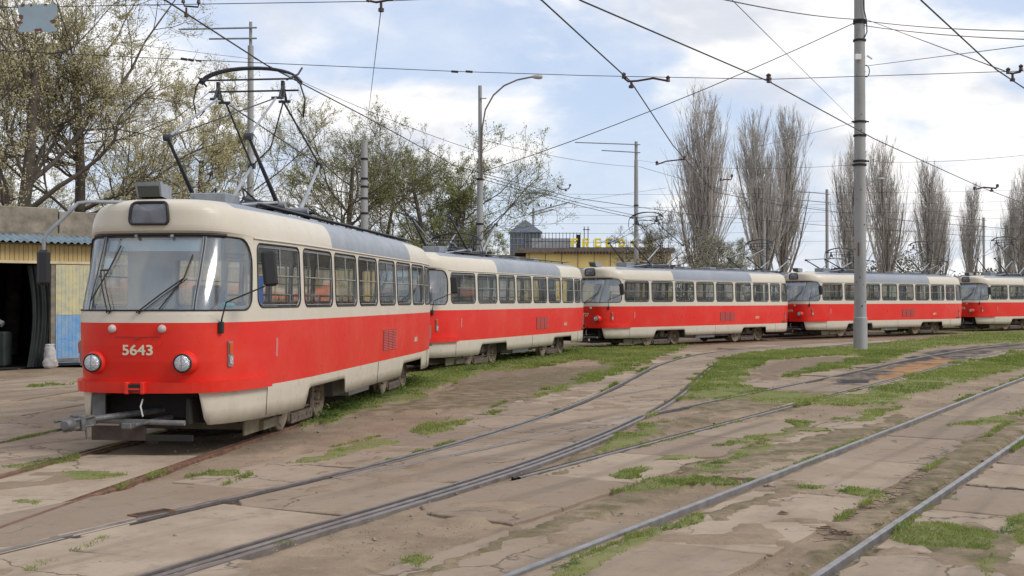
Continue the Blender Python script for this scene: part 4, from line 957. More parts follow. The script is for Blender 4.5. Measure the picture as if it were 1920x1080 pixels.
# twigs and litter along the nearest track, pebbles
def debris():
    rs=np.random.RandomState(3); mb=MB(); TW=mat('dry_twig',(.10,.065,.045),.9)
    for i in range(230):
        f=rs.rand()**1.2; px=1560+360*f+rs.normal(0,22); py=1010-230*f+rs.normal(0,10); x,y=gp(px,min(py,1078)); a=rs.rand()*PI; L=rs.uniform(.05,.28)
        pts=[(x+math.cos(a+j*.25*rs.randn())*L*j/3,y+math.sin(a)*L*j/3,-.02+.02*rs.rand()) for j in range(4)]; mb.tube(pts,rs.uniform(.0015,.004),TW,3)
    kind(mb.build('fallen_twigs'),'stuff')
    mb=MB(); PB=mat('pebble',(.26,.21,.17),.9,var=.5,vs=30)
    for i in range(5200):
        y=rs.uniform(6.5,9)*(1+rs.rand()**2*3); x=rs.uniform(-.45,.45)*y; r=rs.uniform(.003,.010)*(1+y/25)*(2.2 if rs.rand()<.05 else 1); v=[]
        for k in range(6):
            d=[(1,0,0),(-1,0,0),(0,1,0),(0,-1,0),(0,0,.7),(0,0,-.5)][k]; q=r*rs.uniform(.7,1.3); v.append((x+d[0]*q,y+d[1]*q,-.018+d[2]*q))
        mb.add(v,[(0,2,4),(2,1,4),(1,3,4),(3,0,4),(2,0,5),(1,2,5),(3,1,5),(0,3,5)],PB)
    kind(mb.build('pebbles'),'stuff')
    mb=MB(); LF=mat('dead_leaf',(.10,.05,.03),.8)
    for px,py in ((1465,962),(315,1045)): pass
    x,y=gp(1467,962); mb.add([(x-.05,y,-.0),(x,y+.04,.02),(x+.06,y,-.0),(x,y-.03,.012)],[(0,1,2,3)],LF); tag(mb.build('dead_leaf'),'brown curled dead leaf lying on the slab between the nearest rails','leaf')
    # drain pit beside the switch
    x,y=gp(285,962); mb=MB(); d=(math.sin(.52),math.cos(.52)); T=Matrix.Translation((x,y,0))@Matrix.Rotation(-.62,4,'Z')@Matrix.Diagonal((.5,.42,1,1))
    mb.box((-.12,-.42,-.08),(.12,.42,.004),DARK,T); 
    for a,b in (((-.15,-.45),(-.12,.45)),((.12,-.45),(.15,.45)),((-.12,-.45),(.12,-.42)),((-.12,.42),(.12,.45))): mb.box((a[0],a[1],-.1),(b[0],b[1],.012),RRU,T)
    tag(mb.build('drain_box'),'dark open steel drain box sunk beside the rusty switch rail','drain')
debris()
# ---------------------------------------------------------------- garage at the left
YPL=mat('yellow_planks',(.50,.38,.17),.8,col2=(.40,.29,.12),vs=4,bump=.2,streak=True); YPEEL=mat('peeling_yellow_door',(.58,.50,.26),.8,col2=(.36,.38,.30),vs=5,bump=.3)
BPEEL=mat('peeling_blue_door',(.10,.28,.56),.8,col2=(.26,.36,.46),vs=5,bump=.3); CORR=mat('blue_grey_corrugated',(.16,.22,.26),.6,var=.4,vs=3)
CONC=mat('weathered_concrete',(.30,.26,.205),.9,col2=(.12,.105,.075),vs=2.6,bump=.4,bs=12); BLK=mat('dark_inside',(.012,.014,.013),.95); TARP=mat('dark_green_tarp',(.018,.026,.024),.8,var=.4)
gd=Vector((.75,.66,0)).normalized(); gorg=Vector((-13.44,31.5,0))
groot=empty('garage',tuple(gorg+gd*-1),math.atan2(gd.y,gd.x))   # local x along the wall, local y into the building
def gt(px):  # along-wall coordinate hit by the ray at this pixel
    k=(px-960)/2250; o=gorg; t=(k*o.y-o.x)/(gd.x-k*gd.y); return t+1
m=MB()
x97,x103,x165=gt(97),gt(104),gt(185)
m.box((-14,0,0),(gt(-260),.2,2.82),YPL); m.box((x165,.0,0),(13,.2,2.82),YPL)
for i in range(90):
    x=x165+.05+i*.11
    if x<13: m.box((x,-.012,0),(x+.014,-.001,2.82),MATS['yellow_planks'])
for i in range(int((27-0)/.12)):
    x=-14+i*.12; m.box((x,-.03,2.86),(x+.108,.02,3.30),YPL)
m.box((-14,-.05,2.80),(13,.04,2.87),mat('cream_beam',(.55,.46,.30),.7,var=.2)); m.box((-14,.021,2.87),(13,.2,3.35),YPL); m.box((x97-.02,-.02,0),(x103,.12,2.80),CONC)
m.build('wall',groot)
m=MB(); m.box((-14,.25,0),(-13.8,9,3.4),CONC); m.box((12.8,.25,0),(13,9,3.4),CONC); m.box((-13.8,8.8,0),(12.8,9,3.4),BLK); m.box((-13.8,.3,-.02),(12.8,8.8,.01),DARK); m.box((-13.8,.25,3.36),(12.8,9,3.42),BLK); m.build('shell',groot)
m=MB(); V=[];xs=np.arange(-14.2,13.2,.035)
for x in xs:
    zc=.03*math.sin(x*2*PI/.18)
    V+= [(x,-.38,3.36+zc),(x,.55,3.60+zc)]
m.add(V,[(2*i,2*i+1,2*i+3,2*i+2) for i in range(len(xs)-1)],CORR,True); m.box((-14.2,.5,3.45),(13.2,1.7,3.66),mat('mossy_roof',(.22,.19,.15),.9,var=.5,vs=2,bump=.4)); m.build('roof',groot)
m=MB(); rr=random.Random(5); x=-14
while x<13:
    w_=rr.uniform(1.7,2.4); h=rr.uniform(4.30,4.52); m.box((x,1.55,3.5),(min(x+w_-.03,13),1.75,h),CONC,bev=.02); x+=w_
m.box((-14,1.76,3.45),(13,9,3.9),CONC); m.build('parapet',groot)
m=MB(); xs0,xs1=x103,x103+ (x165-x103)*1.0
m.box((xs0,-.04,1.42),(xs1,.0,2.78),YPEEL); m.box((xs0,-.04,.12),(xs1,.0,1.415),BPEEL)
for i in range(12):
    x=xs0+.05+i*(xs1-xs0)/12; m.box((x,-.046,.14),(x+.015,-.041,1.41),BPEEL); m.box((x,-.046,1.43),(x+.015,-.041,2.76),YPEEL)
m.box((xs0,-.06,.16),(xs1,-.041,.24),CONC); m.box((xs0,-.06,.05),(xs1,-.0,.11),DARK); m.build('door',groot)
tag(groot,'low yellow plank garage with open dark doorway left of the nearest tram','garage')
def cloth_panel(name,x0,x1,z0,z1,y,m_,amp,label,cat):
    mb=MB(); vs=[];n=24;k=8
    for i in range(n+1):
        for j in range(k+1):
            f=j/k; x=x0+(x1-x0)*i/n; vs.append((x+(.15*math.sin(f*3)),y+amp*math.sin(i*1.7+f)*(.4+f)*.5,z0+(z1-z0)*f))
    mb.add(vs,[(i*(k+1)+j,(i+1)*(k+1)+j,(i+1)*(k+1)+j+1,i*(k+1)+j+1) for i in range(n) for j in range(k)],m_,True)
    o=mb.build(name); o.matrix_world=groot.matrix_basis.copy(); tag(o,label,cat); return o
cloth_panel('tarpaulin',gt(55),gt(97),.03,2.75,.15,TARP,.16,'dark green tarpaulin hanging bunched at the right side of the garage doorway','tarpaulin')
# white sack
mb=MB(); prof=[(.0,0),(.15,.01),(.19,.06),(.20,.16),(.19,.26),(.185,.36),(.17,.45),(.15,.53),(.12,.58),(.13,.63),(.10,.645),(.0,.63)]; mb.lathe(prof,mat('white_sack',(.50,.48,.46),.85,var=.35,vs=8,bump=.8),n=18)
o=mb.build('sack'); 
for v in o.data.vertices: v.co.x+=.035*math.sin(v.co.z*9+v.co.y*14)+.10*v.co.z**2; v.co.y*=.75; v.co.x*=.9+.12*math.sin(v.co.z*17+3*math.atan2(v.co.y,v.co.x))
o.location=groot.matrix_basis@Vector((gt(88),-.22,0)); tag(o,'white sack leaning by the garage doorway, right of the tarpaulin','sack')
# things inside the doorway
mb=MB(); mb.tube([(0,0,1.05),(.25,.0,1.32),(.6,0,1.15)],.09,mat('dim_plastic',(.16,.17,.18),.6),8); mb.box((-.15,-.1,0),(.7,.4,.95),TARP,bev=.05); o=mb.build('covered_cart'); o.location=groot.matrix_basis@Vector((gt(-8),1.2,.02)); tag(o,'dark covered cart with pale bent handle inside the garage doorway','cart')

# ---------------------------------------------------------------- yellow building with roof letters
YW=mat('yellow_wall',(.78,.60,.22),.85,col2=(.62,.46,.19),vs=.6,bump=.2,streak=True); CW=mat('cream_wall',(.52,.44,.29),.85,var=.25,vs=.7); EDGE=mat('rusty_roof_edge',(.20,.15,.12),.8,col2=(.10,.09,.085),vs=3)
b=empty('yellow_building',(0,85,0)); m=MB()
m.box((1.0,0,0),(11.3,14,5.15),YW); m.box((-16,.4,0),(1.0,14,4.9),CW)
for i in range(9): m.box((1.2+i*1.15,-.03,0),(1.24+i*1.15,-.001,5.1),EDGE)
m.build('wall',b); m=MB(); m.box((.2,-.25,5.15),(11.5,14.1,5.50),EDGE); m.box((-16.1,.2,4.9),(.2,14.1,5.02),CONC)
for i in range(36): m.box((3+i*.23,-.30,5.08),(3.1+i*.23,-.255,5.24),DARK)
m.build('roof',b)
m=MB(); 
for i in range(5): m.box((2+i*1.9,-.02,1.5),(3.1+i*1.9,.03,3.4),mat('far_window',(.05,.06,.07),.2)); 
m.build('window',b)
tag(b,'long yellow building with rusty dark roof edge beyond the trams, under the yellow letters','building')
YL=mat('yellow_letter',(.85,.68,.01),.5,var=.15)
lr=empty('letter_sign',(8.0,85.2,5.50)); 
for ch,px in zip('FREEDOM',(1077,1098,1121,1142,1166,1191,1217)):
    m=MB(); W_,H_,T_=.24,.62,.15; bb=lambda x0,x1,z0,z1: m.box((x0,-.04,z0),(x1,.04,z1),YL)
    if ch in 'FED R': bb(-W_,-W_+T_,0,H_)
    if ch in 'FE': bb(-W_+T_,W_,H_-T_*.85,H_); bb(-W_+T_,W_*.75,.26,.26+T_*.8)
    if ch=='E': bb(-W_+T_,W_,0,T_*.85)
    if ch=='R': bb(-W_+T_,W_*.7,H_-T_*.8,H_); bb(-W_+T_,W_*.7,.24,.36); bb(W_*.45,W_,.34,H_-.05); m.add([(0,-.04,.24),(.15,-.04,.24),(.25,-.04,0),(.10,-.04,0),(0,.04,.24),(.15,.04,.24),(.25,.04,0),(.10,.04,0)],[(3,2,1,0),(4,5,6,7),(0,1,5,4),(1,2,6,5),(2,3,7,6),(3,0,4,7)],YL)
    if ch in 'DO':
        ri=[];ro=[];a0=-PI/2 if ch=='D' else 0; a1=PI/2 if ch=='D' else 2*PI; cx0=-W_+T_ if ch=='D' else 0; rx=2*W_-T_ if ch=='D' else W_+.03
        K=16; vs=[]
        for i in range(K+1):
            a=a0+(a1-a0)*i/K
            for (qx,qz) in ((rx,H_/2),(rx-T_,H_/2-T_*.85)):
                for yy in (-.04,.04): vs.append((cx0+qx*math.cos(a),yy,H_/2+qz*math.sin(a)))
        m.add(vs,[f for i in range(K) for f in ((i*4,i*4+2,i*4+6,i*4+4),(i*4+1,i*4+5,i*4+7,i*4+3),(i*4,i*4+4,i*4+5,i*4+1),(i*4+2,i*4+3,i*4+7,i*4+6))],YL)
    if ch=='M':
        bb(-.32,-.19,0,H_); bb(.19,.32,0,H_)
        for sg in (1,-1): m.add([(sg*.19,-.035,H_),(sg*.06,-.035,H_*.85) if False else (sg*.19,-.035,H_-.2),(0,-.035,.12),(0,-.035,.34),(sg*.19,.035,H_),(sg*.19,.035,H_-.2),(0,.035,.12),(0,.035,.34)],[(0,1,2,3),(4,7,6,5),(0,3,7,4),(1,5,6,2)],YL)
    o=m.build('letter_'+ch.lower(),lr); o.location=((px-960)/2250*85.2-8.0,0,.06)
m=MB(); m.box((-3.9,.1,.02),(2.2,.13,.06),DARK)
for i in range(12): m.tube([(-3.8+i*.53,.1,0),(-3.8+i*.53,.1,.6)],.015,DARK,4)
m.build('sign_frame',lr); tag(lr,'yellow roof letters reading FREEDOM on the yellow building','sign')
# roof railing, mast
m=MB()
for i in range(17): m.tube([(0+i*.25,0,0),(0+i*.25,0,1.15)],.018,DARK,4)
for z in (.5,1.1): m.tube([(0,0,z),(4.0,0,z)],.018,DARK,4)
m.box((3.7,-.05,0),(4.0,.05,1.0),DARK); m.box((.5,.2,0),(3.3,.4,.75),mat('pale_panel',(.45,.46,.48),.5,var=.2))
o=m.build('roof_railing'); o.location=(.9,86,5.50); tag(o,'dark railing with pale panels on the roof between glass pavilion and yellow letters','railing')
m=MB()
for x in (0,.28): m.tube([(x,0,0),(x,0,1.7)],.03,DARK,5)
m.box((-.1,-.05,1.45),(.4,.05,1.5),DARK); o=m.build('roof_antenna'); o.location=(5.3,88,5.50); tag(o,'thin double mast antenna rising behind the yellow letters','antenna')
# glass pavilion
p=empty('glass_pavilion',(1.0,100,5.4)); GLW=mat('blue_pavilion_glass',(.10,.12,.15),.15,var=.4,spec=.8); m=MB()
m.box((-1.15,0,0),(1.4,2.5,2.0),GLW); m.build('glazing',p)
m=MB(); 
for i in range(9): m.box((-1.18+i*.32,-.03,0),(-1.14+i*.32,0,2.05),STEEL)
for z in (0,.5,1,1.5,2.0): m.box((-1.2,-.03,z),(1.45,0,z+.04),STEEL)
m.build('glazing_bars',p); m=MB(); m.add([(-1.3,-.2,2.05),(1.55,-.2,2.05),(1.55,2.7,2.05),(-1.3,2.7,2.05),(.12,1.2,3.2)],[(0,1,4),(1,2,4),(2,3,4),(3,0,4),(3,2,1,0)],GLW); m.build('roof',p)
m=MB(); m.box((-3,-.1,-5.4),(3,4,-.0),CW); m.build('base',p)
tag(p,'small dark glass pavilion with pyramid roof seen left of the yellow letters','pavilion')

# ---------------------------------------------------------------- poles
PC=mat('concrete_pole',(.34,.34,.33),.8,col2=(.24,.24,.235),vs=2.5,bump=.15,streak=True); PR=mat('rust_spot',(.14,.06,.04),.9); RP=mat('rusty_pole',(.22,.165,.13),.75,col2=(.13,.08,.055),vs=2)
def band_(m,z,r,mm=None): m.lathe([(r-.01,z-.04),(r+.02,z-.035),(r+.02,z+.035),(r-.01,z+.04)],mm or DARK,n=16)
def pole(px,Z,ytop,w0,w1,label,bars=(),bands=(),group='poles along the tracks',barw=.035,mt=None,split=None):
    X=(px-960)/2250*Z; zt=EYE+(562-ytop)/2250*Z; r=empty('pole',(X,Z,0)); m=MB()
    if split: 
        zs=EYE+(562-split[0])/2250*Z; m.lathe([(w0,0),(w1,zs),(split[1],zs+.02),(split[1],zt),(0,zt)],mt or PC,n=16)
    else: m.lathe([(w0,0),(w1,zt),(0,zt)],mt or PC,n=16)
    m.build('shaft',r)
    for y,xe,ye in bars:
        z=EYE+(562-y)/2250*Z; z2=EYE+(562-ye)/2250*Z; m=MB(); L=(xe-px)/2250*Z; m.tube([(-.25*np.sign(L),-.1,z+ (z-z2)*.05),(L,-.1,z2)],barw,GPAINT,6); m.build('crossarm',r)
    if bands:
        m=MB()
        for y in bands: z=EYE+(562-y)/2250*Z; band_(m,z,w1+(w0-w1)*(1-z/zt))
        m.build('band',r)
    tag(r,label,'pole',group); return r
pole(469,45,40,.14,.11,'tall concrete pole with two crossarms rising behind the raised pantograph of the nearest tram',[(52,335,55),(72,392,73)],split=(85,.06))
pole(683,42,262,.15,.11,'short plain concrete post with dark bands behind the roof of the nearest tram',bands=(298,335,350,372,400))
p3=pole(900,48,160,.14,.12,'pole with rusty upper tube carrying a curved street lamp arm',bands=(336,420),split=(335,.075),mt=PC)
m=MB(); pts=[at(x,y,47.9) for x,y in ((904,335),(903,290),(904,240),(910,205),(925,178),(945,160),(970,149),(1000,143))]; pts=[q-Vector(p3.location) for q in pts]
m.tube(pts,.035,RP,6); q=at(900,184,47.9)-Vector(p3.location); q2=at(912,184,47.9)-Vector(p3.location); m.tube([q,q2],.02,RP,5); m.build('lamp_arm',p3)
m=MB(); c=at(1008,143,47.9)-Vector(p3.location); m.lathe([(0,-.24),(.05,-.22),(.09,-.1),(.11,.05),(.09,.17),(0,.22)],mat('lamp_head_grey',(.42,.42,.40),.5),c=c,axis='x',n=12); m.build('lamp_head',p3)
p4=pole(1193,75,265,.17,.12,'concrete pole with two long crossarms, left of the tallest poplar',[(271,1078,267),(286,1128,282)],bands=(385,420),split=(300,.10))
pole(1551,100,355,.15,.12,'distant pole with two crossarms between the poplars, left of the big grey pole',[(364,1480,357),(380,1500,375)])
pole(1845,130,408,.15,.12,'distant pole with two crossarms near the right edge',[(413,1780,404),(424,1805,420)])
pole(1433,70,410,.10,.08,'thin grey pole in front of the second poplar')
p8=pole(1000,110,390,.15,.10,'small distant pole with two raised brackets beside the glass pavilion',[(398,1068,379),(404,1038,393)],barw=.06)
# big pole
px,Z=1613,44.27; X=(px-960)/2250*Z; r=empty('pole',(X,Z,0)); m=MB()
def zy(y): return EYE+(562-y)/2250*44.27
m.lathe([(.255,-.1),(.250,zy(596)),(.222,zy(594)),(.205,zy(300)),(.19,zy(-40)),(0,zy(-40))],PC,n=28); mS=m
m=MB()
for y in (38,42,75,228,254,302,309): band_(m,zy(y),.215+(y/600)*.015)
for y,s_ in ((228,1),(228,-1),(302,1),(309,-1)): m.tube([(s_*.2,-.05,zy(y)),(s_*.32,-.05,zy(y))],.03,DARK,5)
m.build('band',r)
m=mS; rr=random.Random(8)
for i in range(26):
    a=rr.uniform(-PI,0); z=rr.uniform(.8,12); q=.235-z*.0035; s_=rr.uniform(.012,.035); m.lathe([(0,.02),(s_,.008),(s_*.6,-.01)],PR,c=(q*math.cos(a),q*math.sin(a)-.005,z),axis='y',n=7)
m.box((-.15,-.26,zy(480)),(-.11,-.20,zy(455)),PR); m.build('shaft',r)
m=MB(); m.tube([(.05,-.24,zy(-20)),(.10,-.24,zy(20)),(.20,-.2,zy(40)),(.24,-.12,zy(60)),(.12,-.2,zy(72))],.022,RUB,6); m.tube([(.22+.13*math.cos(a),-.05,zy(133)+.22*math.sin(a)) for a in np.linspace(0,2*PI,14)],.018,RUB,5); m.box((-.24,-.3,zy(114)),(-.02,-.2,zy(103)),WHT,bev=.02); m.tube([(.25,-.1,zy(104)),(.42,-.15,zy(111))],.04,WHT,6); m.build('cable_and_boxes',r)
tag(r,'big grey concrete pole with rust spots standing in the grass','pole','poles along the tracks')
lp=empty('street_lamp',tuple(at(1621,562,90)*1)); lp.location.z=0; m=MB(); zt=EYE+(562-348)/2250*90; m.lathe([(.12,0),(.07,zt),(0,zt)],PC,n=10); m.tube([(0,0,zt-.1),(.5,0,zt+.3),(1.0,0,zt+.5)],.04,GPAINT,5); m.build('shaft',lp)
m=MB(); m.lathe([(0,-.3),(.09,-.1),(.1,.1),(0,.3)],MATS['lamp_head_grey'],c=(1.3,0,zt+.52),axis='x',n=8); m.build('lamp_head',lp); tag(lp,'street lamp with short arm showing just right of the big grey pole','street lamp')

# ---------------------------------------------------------------- wires
WM=mat('overhead_wire',(.035,.032,.032),.5,.4); INS=mat('insulator_brown',(.05,.022,.018),.4)
def wire(pts,r,label,group='overhead wires',sag=0.0,name='overhead_wire',n=8):
    q=[]
    for a,b in zip(pts[:-1],pts[1:]):
        a,b=Vector(a),Vector(b)
        for i in range(n):
            f=i/n; p=a.lerp(b,f); p.z-=sag*4*f*(1-f); q.append(p)
    q.append(Vector(pts[-1])); m=MB(); m.tube(q,r,WM,5); o=m.build(name); tag(o,label,'wire',group); return o
HC=5.30
def cw(px,py,h=HC): Z=2250*(h-EYE)/(562-py); return ((px-960)/2250*Z,Z,h)
far=lambda C_,o,ys:[(float(np.interp(y,C_[:,1],C_[:,0]))+o,y,HC+.1) for y in ys]
wire([(-7.5,2,5.3),cw(310,0),cw(500,122,5.3),cw(690,221)]+far(rA,.3,(32,42,50,58,66,76)),.011,'contact wire over the nearest tram running down from the top left',n=4)
wire([(-3.5,4,5.3),cw(1017,0),cw(1183,152),cw(1262,272),cw(1340,360)]+far(rB,.2,(45,55,62)),.011,'contact wire from the top centre running down past the curved steady arm',n=4)
wire([(-3.8,4,5.3),cw(1090,0),cw(1442,152),cw(1642,261),cw(1838,350)]+far(rC,1.0,(46,60)),.011,'contact wire crossing the sky diagonally to the right and passing behind the big pole',n=4)
wire([(-.5,4,5.3),cw(1730,0),cw(1870,130),cw(1960,190)]+far(rD,.3,(30,50)),.011,'contact wire in the top right corner, running down to the small steady arm',n=4)
wire([at(-300,80,17),at(370,112,17.3),at(850,133,18),at(1100,141,18.6),at(1443,148,18.8),at(1870,134,18.5),at(2300,120,18.4)],.0055,'thin span wire stretching across the whole sky at the height of the pantograph',n=4)
wire([at(-300,18,13.8),at(340,7,13.9),at(715,1,14.0),at(1200,-20,14.4)],.005,'thin span wire along the top edge at the left',n=4)
wire([at(715,6,14),at(684,266,42)],.006,'thin wire dropping from the top to the short concrete post')
wire([at(1603,42,44),at(905,322,48)],.016,'heavy guy wire from the top of the big pole down left to the lamp pole',sag=.25)
wire([at(1300,-15,26),at(1604,35,44)],.016,'feeder cable reaching the big pole from the upper left',sag=.1)
wire([at(1622,38,44),at(2000,58,30)],.014,'upper cable leaving the big pole to the right edge',sag=.1)
wire([at(1622,47,44),at(2000,75,30)],.014,'lower cable leaving the big pole to the right edge',sag=.1)
wire([at(1622,34,44),at(1893,135,18.5)],.010,"thin wire from the big pole's top down to the steady arm at right")
wire([at(1625,123,44),at(2000,75,24)],.010,'wire from the coil on the big pole rising to the right edge')
wire([at(1340,-35,12),at(1604,228,44)],.005,'faint thin wire slanting down to the middle of the big pole')
wire([at(1604,229,44),at(1380,285,75)],.008,'faint wire running left from the middle band of the big pole')
wire([at(1624,303,44),at(2000,281,40)],.007,'faint level wire leaving the big pole toward the right edge',sag=.15)
wire([at(1602,309,44),at(1196,300,75)],.007,'faint level wire between the big pole and the pole with long crossarms',sag=.3)
wire([at(905,330,48),at(1193,404,75)],.016,'upper of two wires running right and down from the lamp pole',sag=.1)
wire([at(905,336,48),at(1260,420,88)],.016,'lower of two wires running right and down from the lamp pole',sag=.2)
wire([at(905,262,48),at(1190,312,75)],.010,'faint wire from the upper lamp pole to the pole with long crossarms',sag=.2)
wire([at(474,108,45),at(900,285,48)],.010,'thin wire from the left crossarm pole down to the lamp pole',sag=.2)
wire([at(474,110,45),at(-100,40,36)],.008,'faint wire from the left crossarm pole into the big tree at the left')
wire([at(1198,312,75),at(1551,392,100)],.012,'faint wire between the two crossarm poles right of centre',sag=.3)
for i,(y0,y1,Z) in enumerate(((388,372,100),(402,388,102),(418,404,104),(436,424,106),(452,446,108),(362,352,98))): wire([at(930,y0,Z),at(1551,(y0+y1)/2+3,Z),at(2000,y1,Z)],.010,['first','second','third','fourth','fifth','topmost'][i]+(' from the top of the faint level wires crossing the far poplars' if i<5 else ' faint level wire crossing the far poplars'),'far wires crossing the poplars',sag=.15)
wire([at(930,378,108),at(985,386,109.5),at(1035,388,110),at(1068,379,110),at(1250,352,112)],.012,'distant wire with birds perched on it left of the small pole')
def arm(name,pts,r,label,drops=()):
    m=MB(); m.tube(pts,r,INS,6); 
    for p in (pts[0],pts[-1]): p=Vector(p); m.lathe([(0,-.05),(r*2.2,-.04),(r*1.6,0),(r*2.2,.03),(0,.06)],INS,c=p+Vector((0,0,.03)),n=8)
    for p in drops: p=Vector(p); m.tube([p,p-Vector((0,0,.09))],r*1.2,INS,5); m.lathe([(0,-.03),(r*2.4,-.02),(r*2.4,.02),(0,.03)],INS,c=p-Vector((0,0,.09)),n=8)
    o=m.build(name); tag(o,label,'steady arm','steady arms on the wires')
Z=18.7; arm('steady_arm',[at(1170,145,Z),at(1178,152,Z),at(1195,151,Z),at(1225,146,Z),at(1253,151,Z)],.017,'rusty curved steady arm on the wire above the tallest poplar, left of the big pole',[at(1184,151,Z)])
Z=29; arm('steady_arm',[at(1232,308,Z),at(1250,302,Z),at(1268,300,Z),at(1284,298,Z)],.018,'small curved steady arm in front of the left side of the tallest poplar')
Z=36; arm('steady_arm',[at(1828,355,Z),at(1845,351,Z),at(1868,353,Z),at(1871,350,Z)],.025,'rusty steady arm at the right above the far poplars',[at(1860,352,Z)])
Z=18.5; arm('steady_arm',[at(1892,136,Z),at(1900,137,Z),at(1915,134,Z),at(1916,130,Z)],.017,'small rusty bracket on the wire at the right edge',[at(1900,138,Z)])
Z=13.95; arm('steady_arm',[at(342,2,Z),at(344,10,Z),at(370,12,Z),at(371,3,Z)],.011,'dark square bracket on the wires at the top left',[at(348,13,Z)])
Z=14.0; arm('steady_arm',[at(690,0,Z),at(705,3,Z),at(732,-2,Z)],.014,'rusty bracket at the top edge above the nearest tram',[at(714,3,Z)])
Z=18.8; arm('steady_arm',[at(1442,147,Z),at(1443,153,Z)],.02,'small dark clamp hanging on the crossing wires between the two tallest poplars')
Z=40; arm('steady_arm',[at(1352,338,Z),at(1362,336,Z),at(1371,337,Z),at(1373,331,Z)],.022,'small dark bracket at the right side of the tallest poplar')
Z=60; arm('steady_arm',[at(1046,350,Z),at(1052,355,Z),at(1066,354,Z),at(1069,348,Z)],.03,'small dark double bracket hanging in the open sky above the yellow letters',[at(1061,354,Z)])
m=MB(); 
for a,b in ((846,859),(873,886)): m.tube([at(a,133,18.05),at(b,134,18.05)],.018,INS,7)
tag(m.build('wire_insulator'),'pair of dark insulators in the span wire left of the lamp head','insulator')
m=MB(); 
for a,b in ((338,350),(352,362),(366,376)): m.tube([at(a,109+(a-338)*.12,17.3),at(b,111+(a-338)*.12,17.3)],.02 if a<366 else .012,INS,7)
tag(m.build('wire_insulator'),'dark insulator on the span wire beside the big left tree','insulator')
# rusty plate hanging top left
pr=empty('hanging_plate',tuple(at(68,33,13.85))); m=MB(); PB_=mat('blue_grey_plate',(.27,.35,.40),.6,var=.12,vs=5)
lp_=[(a,c_) for a,c_ in rr_loop(-.225,.225,-.16,.16,.03,.03,.05)]; rq=random.Random(2); lp2=[]
for a,c_ in lp_:
    n_=1
    for hx,hz,hr in ((-.22,-.02,.07),(.20,-.05,.06),(0.02,-.16,.06),(-.17,.14,.03)): 
        d=math.hypot(a-hx,c_-hz)
        if d<hr: n_=min(n_,.80)
    lp2.append((a*n_+rq.uniform(-.004,.004),c_*n_+rq.uniform(-.004,.004)))
n=len(lp2); V=[(a,-.004,c_) for a,c_ in lp2]+[(a,.004,c_) for a,c_ in lp2]; m.add(V,[tuple(range(n)),tuple(range(2*n-1,n-1,-1))]+[(j,(j+1)%n,n+(j+1)%n,n+j) for j in range(n)],PB_)

for hx,hz,hr in ((-.19,.01,.045),(-.20,-.05,.035),(.19,-.04,.045),(.0,-.145,.035),(.04,-.14,.03),(-.17,.15,.03),(-.07,.15,.018),(.10,.155,.02)):
    q=[(hx+hr*rq.uniform(.5,1.1)*math.cos(a),-.0065-.0004*hr,hz+hr*rq.uniform(.4,1)*math.sin(a)) for a in np.linspace(0,2*PI,11)[:-1]]; m.add(q,[tuple(range(10))],PR)
m.build('plate',pr); m=MB()
for x in (-.15,.15): m.tube([(x,0,.14),(x,0,.17)],.004,WM,4)
m.build('hook',pr); tag(pr,'blue grey metal plate with rusty edges hanging at the top left corner','plate')
# birds
for i,(px,py,Z,s_) in enumerate(((985,383,109.5,1),(992,384,109.6,.9),(1010,385,109.8,1.1),(1024,386,109.9,.9),(1033,386,110,1))):
    m=MB(); m.lathe([(0,-.22),(.05,-.15),(.085,-.02),(.07,.10),(.04,.16),(.045,.19),(.03,.23),(0,.25)],mat('pigeon_grey',(.07,.07,.08),.7),axis='x',n=8); o=m.build('bird'); o.location=at(px,py,Z)+Vector((0,0,.05)); o.rotation_euler=(0,R(-40 if i%2 else -140),R(i*25)); o.scale=(s_,)*3
    tag(o,['leftmost bird on the distant wire beside the small bracket pole','second bird from the left on the distant wire','third, largest bird on the distant wire','fourth bird from the left on the distant wire','rightmost bird on the distant wire'][i],'bird','birds perched on the far wire')

# ---------------------------------------------------------------- trees
def tubes(P,Rr,ns):
    n,k,_=P.shape; T=np.gradient(P,axis=1); T/=np.linalg.norm(T,axis=2,keepdims=True)+1e-9
    ref=np.where(np.abs(T[...,2:3])<.9,np.array([0,0,1.]),np.array([1.,0,0])); U=np.cross(T,ref); U/=np.linalg.norm(U,axis=2,keepdims=True)+1e-9; W=np.cross(T,U)
    an=np.arange(ns)*2*PI/ns; V=P[:,:,None,:]+Rr[:,:,None,None]*(U[:,:,None,:]*np.cos(an)[None,None,:,None]+W[:,:,None,:]*np.sin(an)[None,None,:,None])
    V=V.reshape(-1,3); i=np.arange(n)[:,None,None]*(k*ns)+np.arange(k-1)[None,:,None]*ns+np.arange(ns)[None,None,:]; j=np.arange(n)[:,None,None]*(k*ns)+np.arange(k-1)[None,:,None]*ns+((np.arange(ns)+1)%ns)[None,None,:]
    F=np.stack([i,j,j+ns,i+ns],-1).reshape(-1,4); return V,F
def grow(rs,start,dirn,length,rad,k,wob,trop,taper=.25):
    """n branches -> polylines (n,k,3) and radii"""
    n=len(start); P=np.zeros((n,k,3)); P[:,0]=start; d=dirn/np.linalg.norm(dirn,axis=1,keepdims=True); st=(length/(k-1))[:,None]
    for i in range(1,k):
        d=d+rs.randn(n,3)*wob+np.array([0,0,trop]); d/=np.linalg.norm(d,axis=1,keepdims=True); P[:,i]=P[:,i-1]+d*st
    Rr=rad[:,None]*(1-(1-taper)*np.linspace(0,1,k)[None,:]); return P,Rr
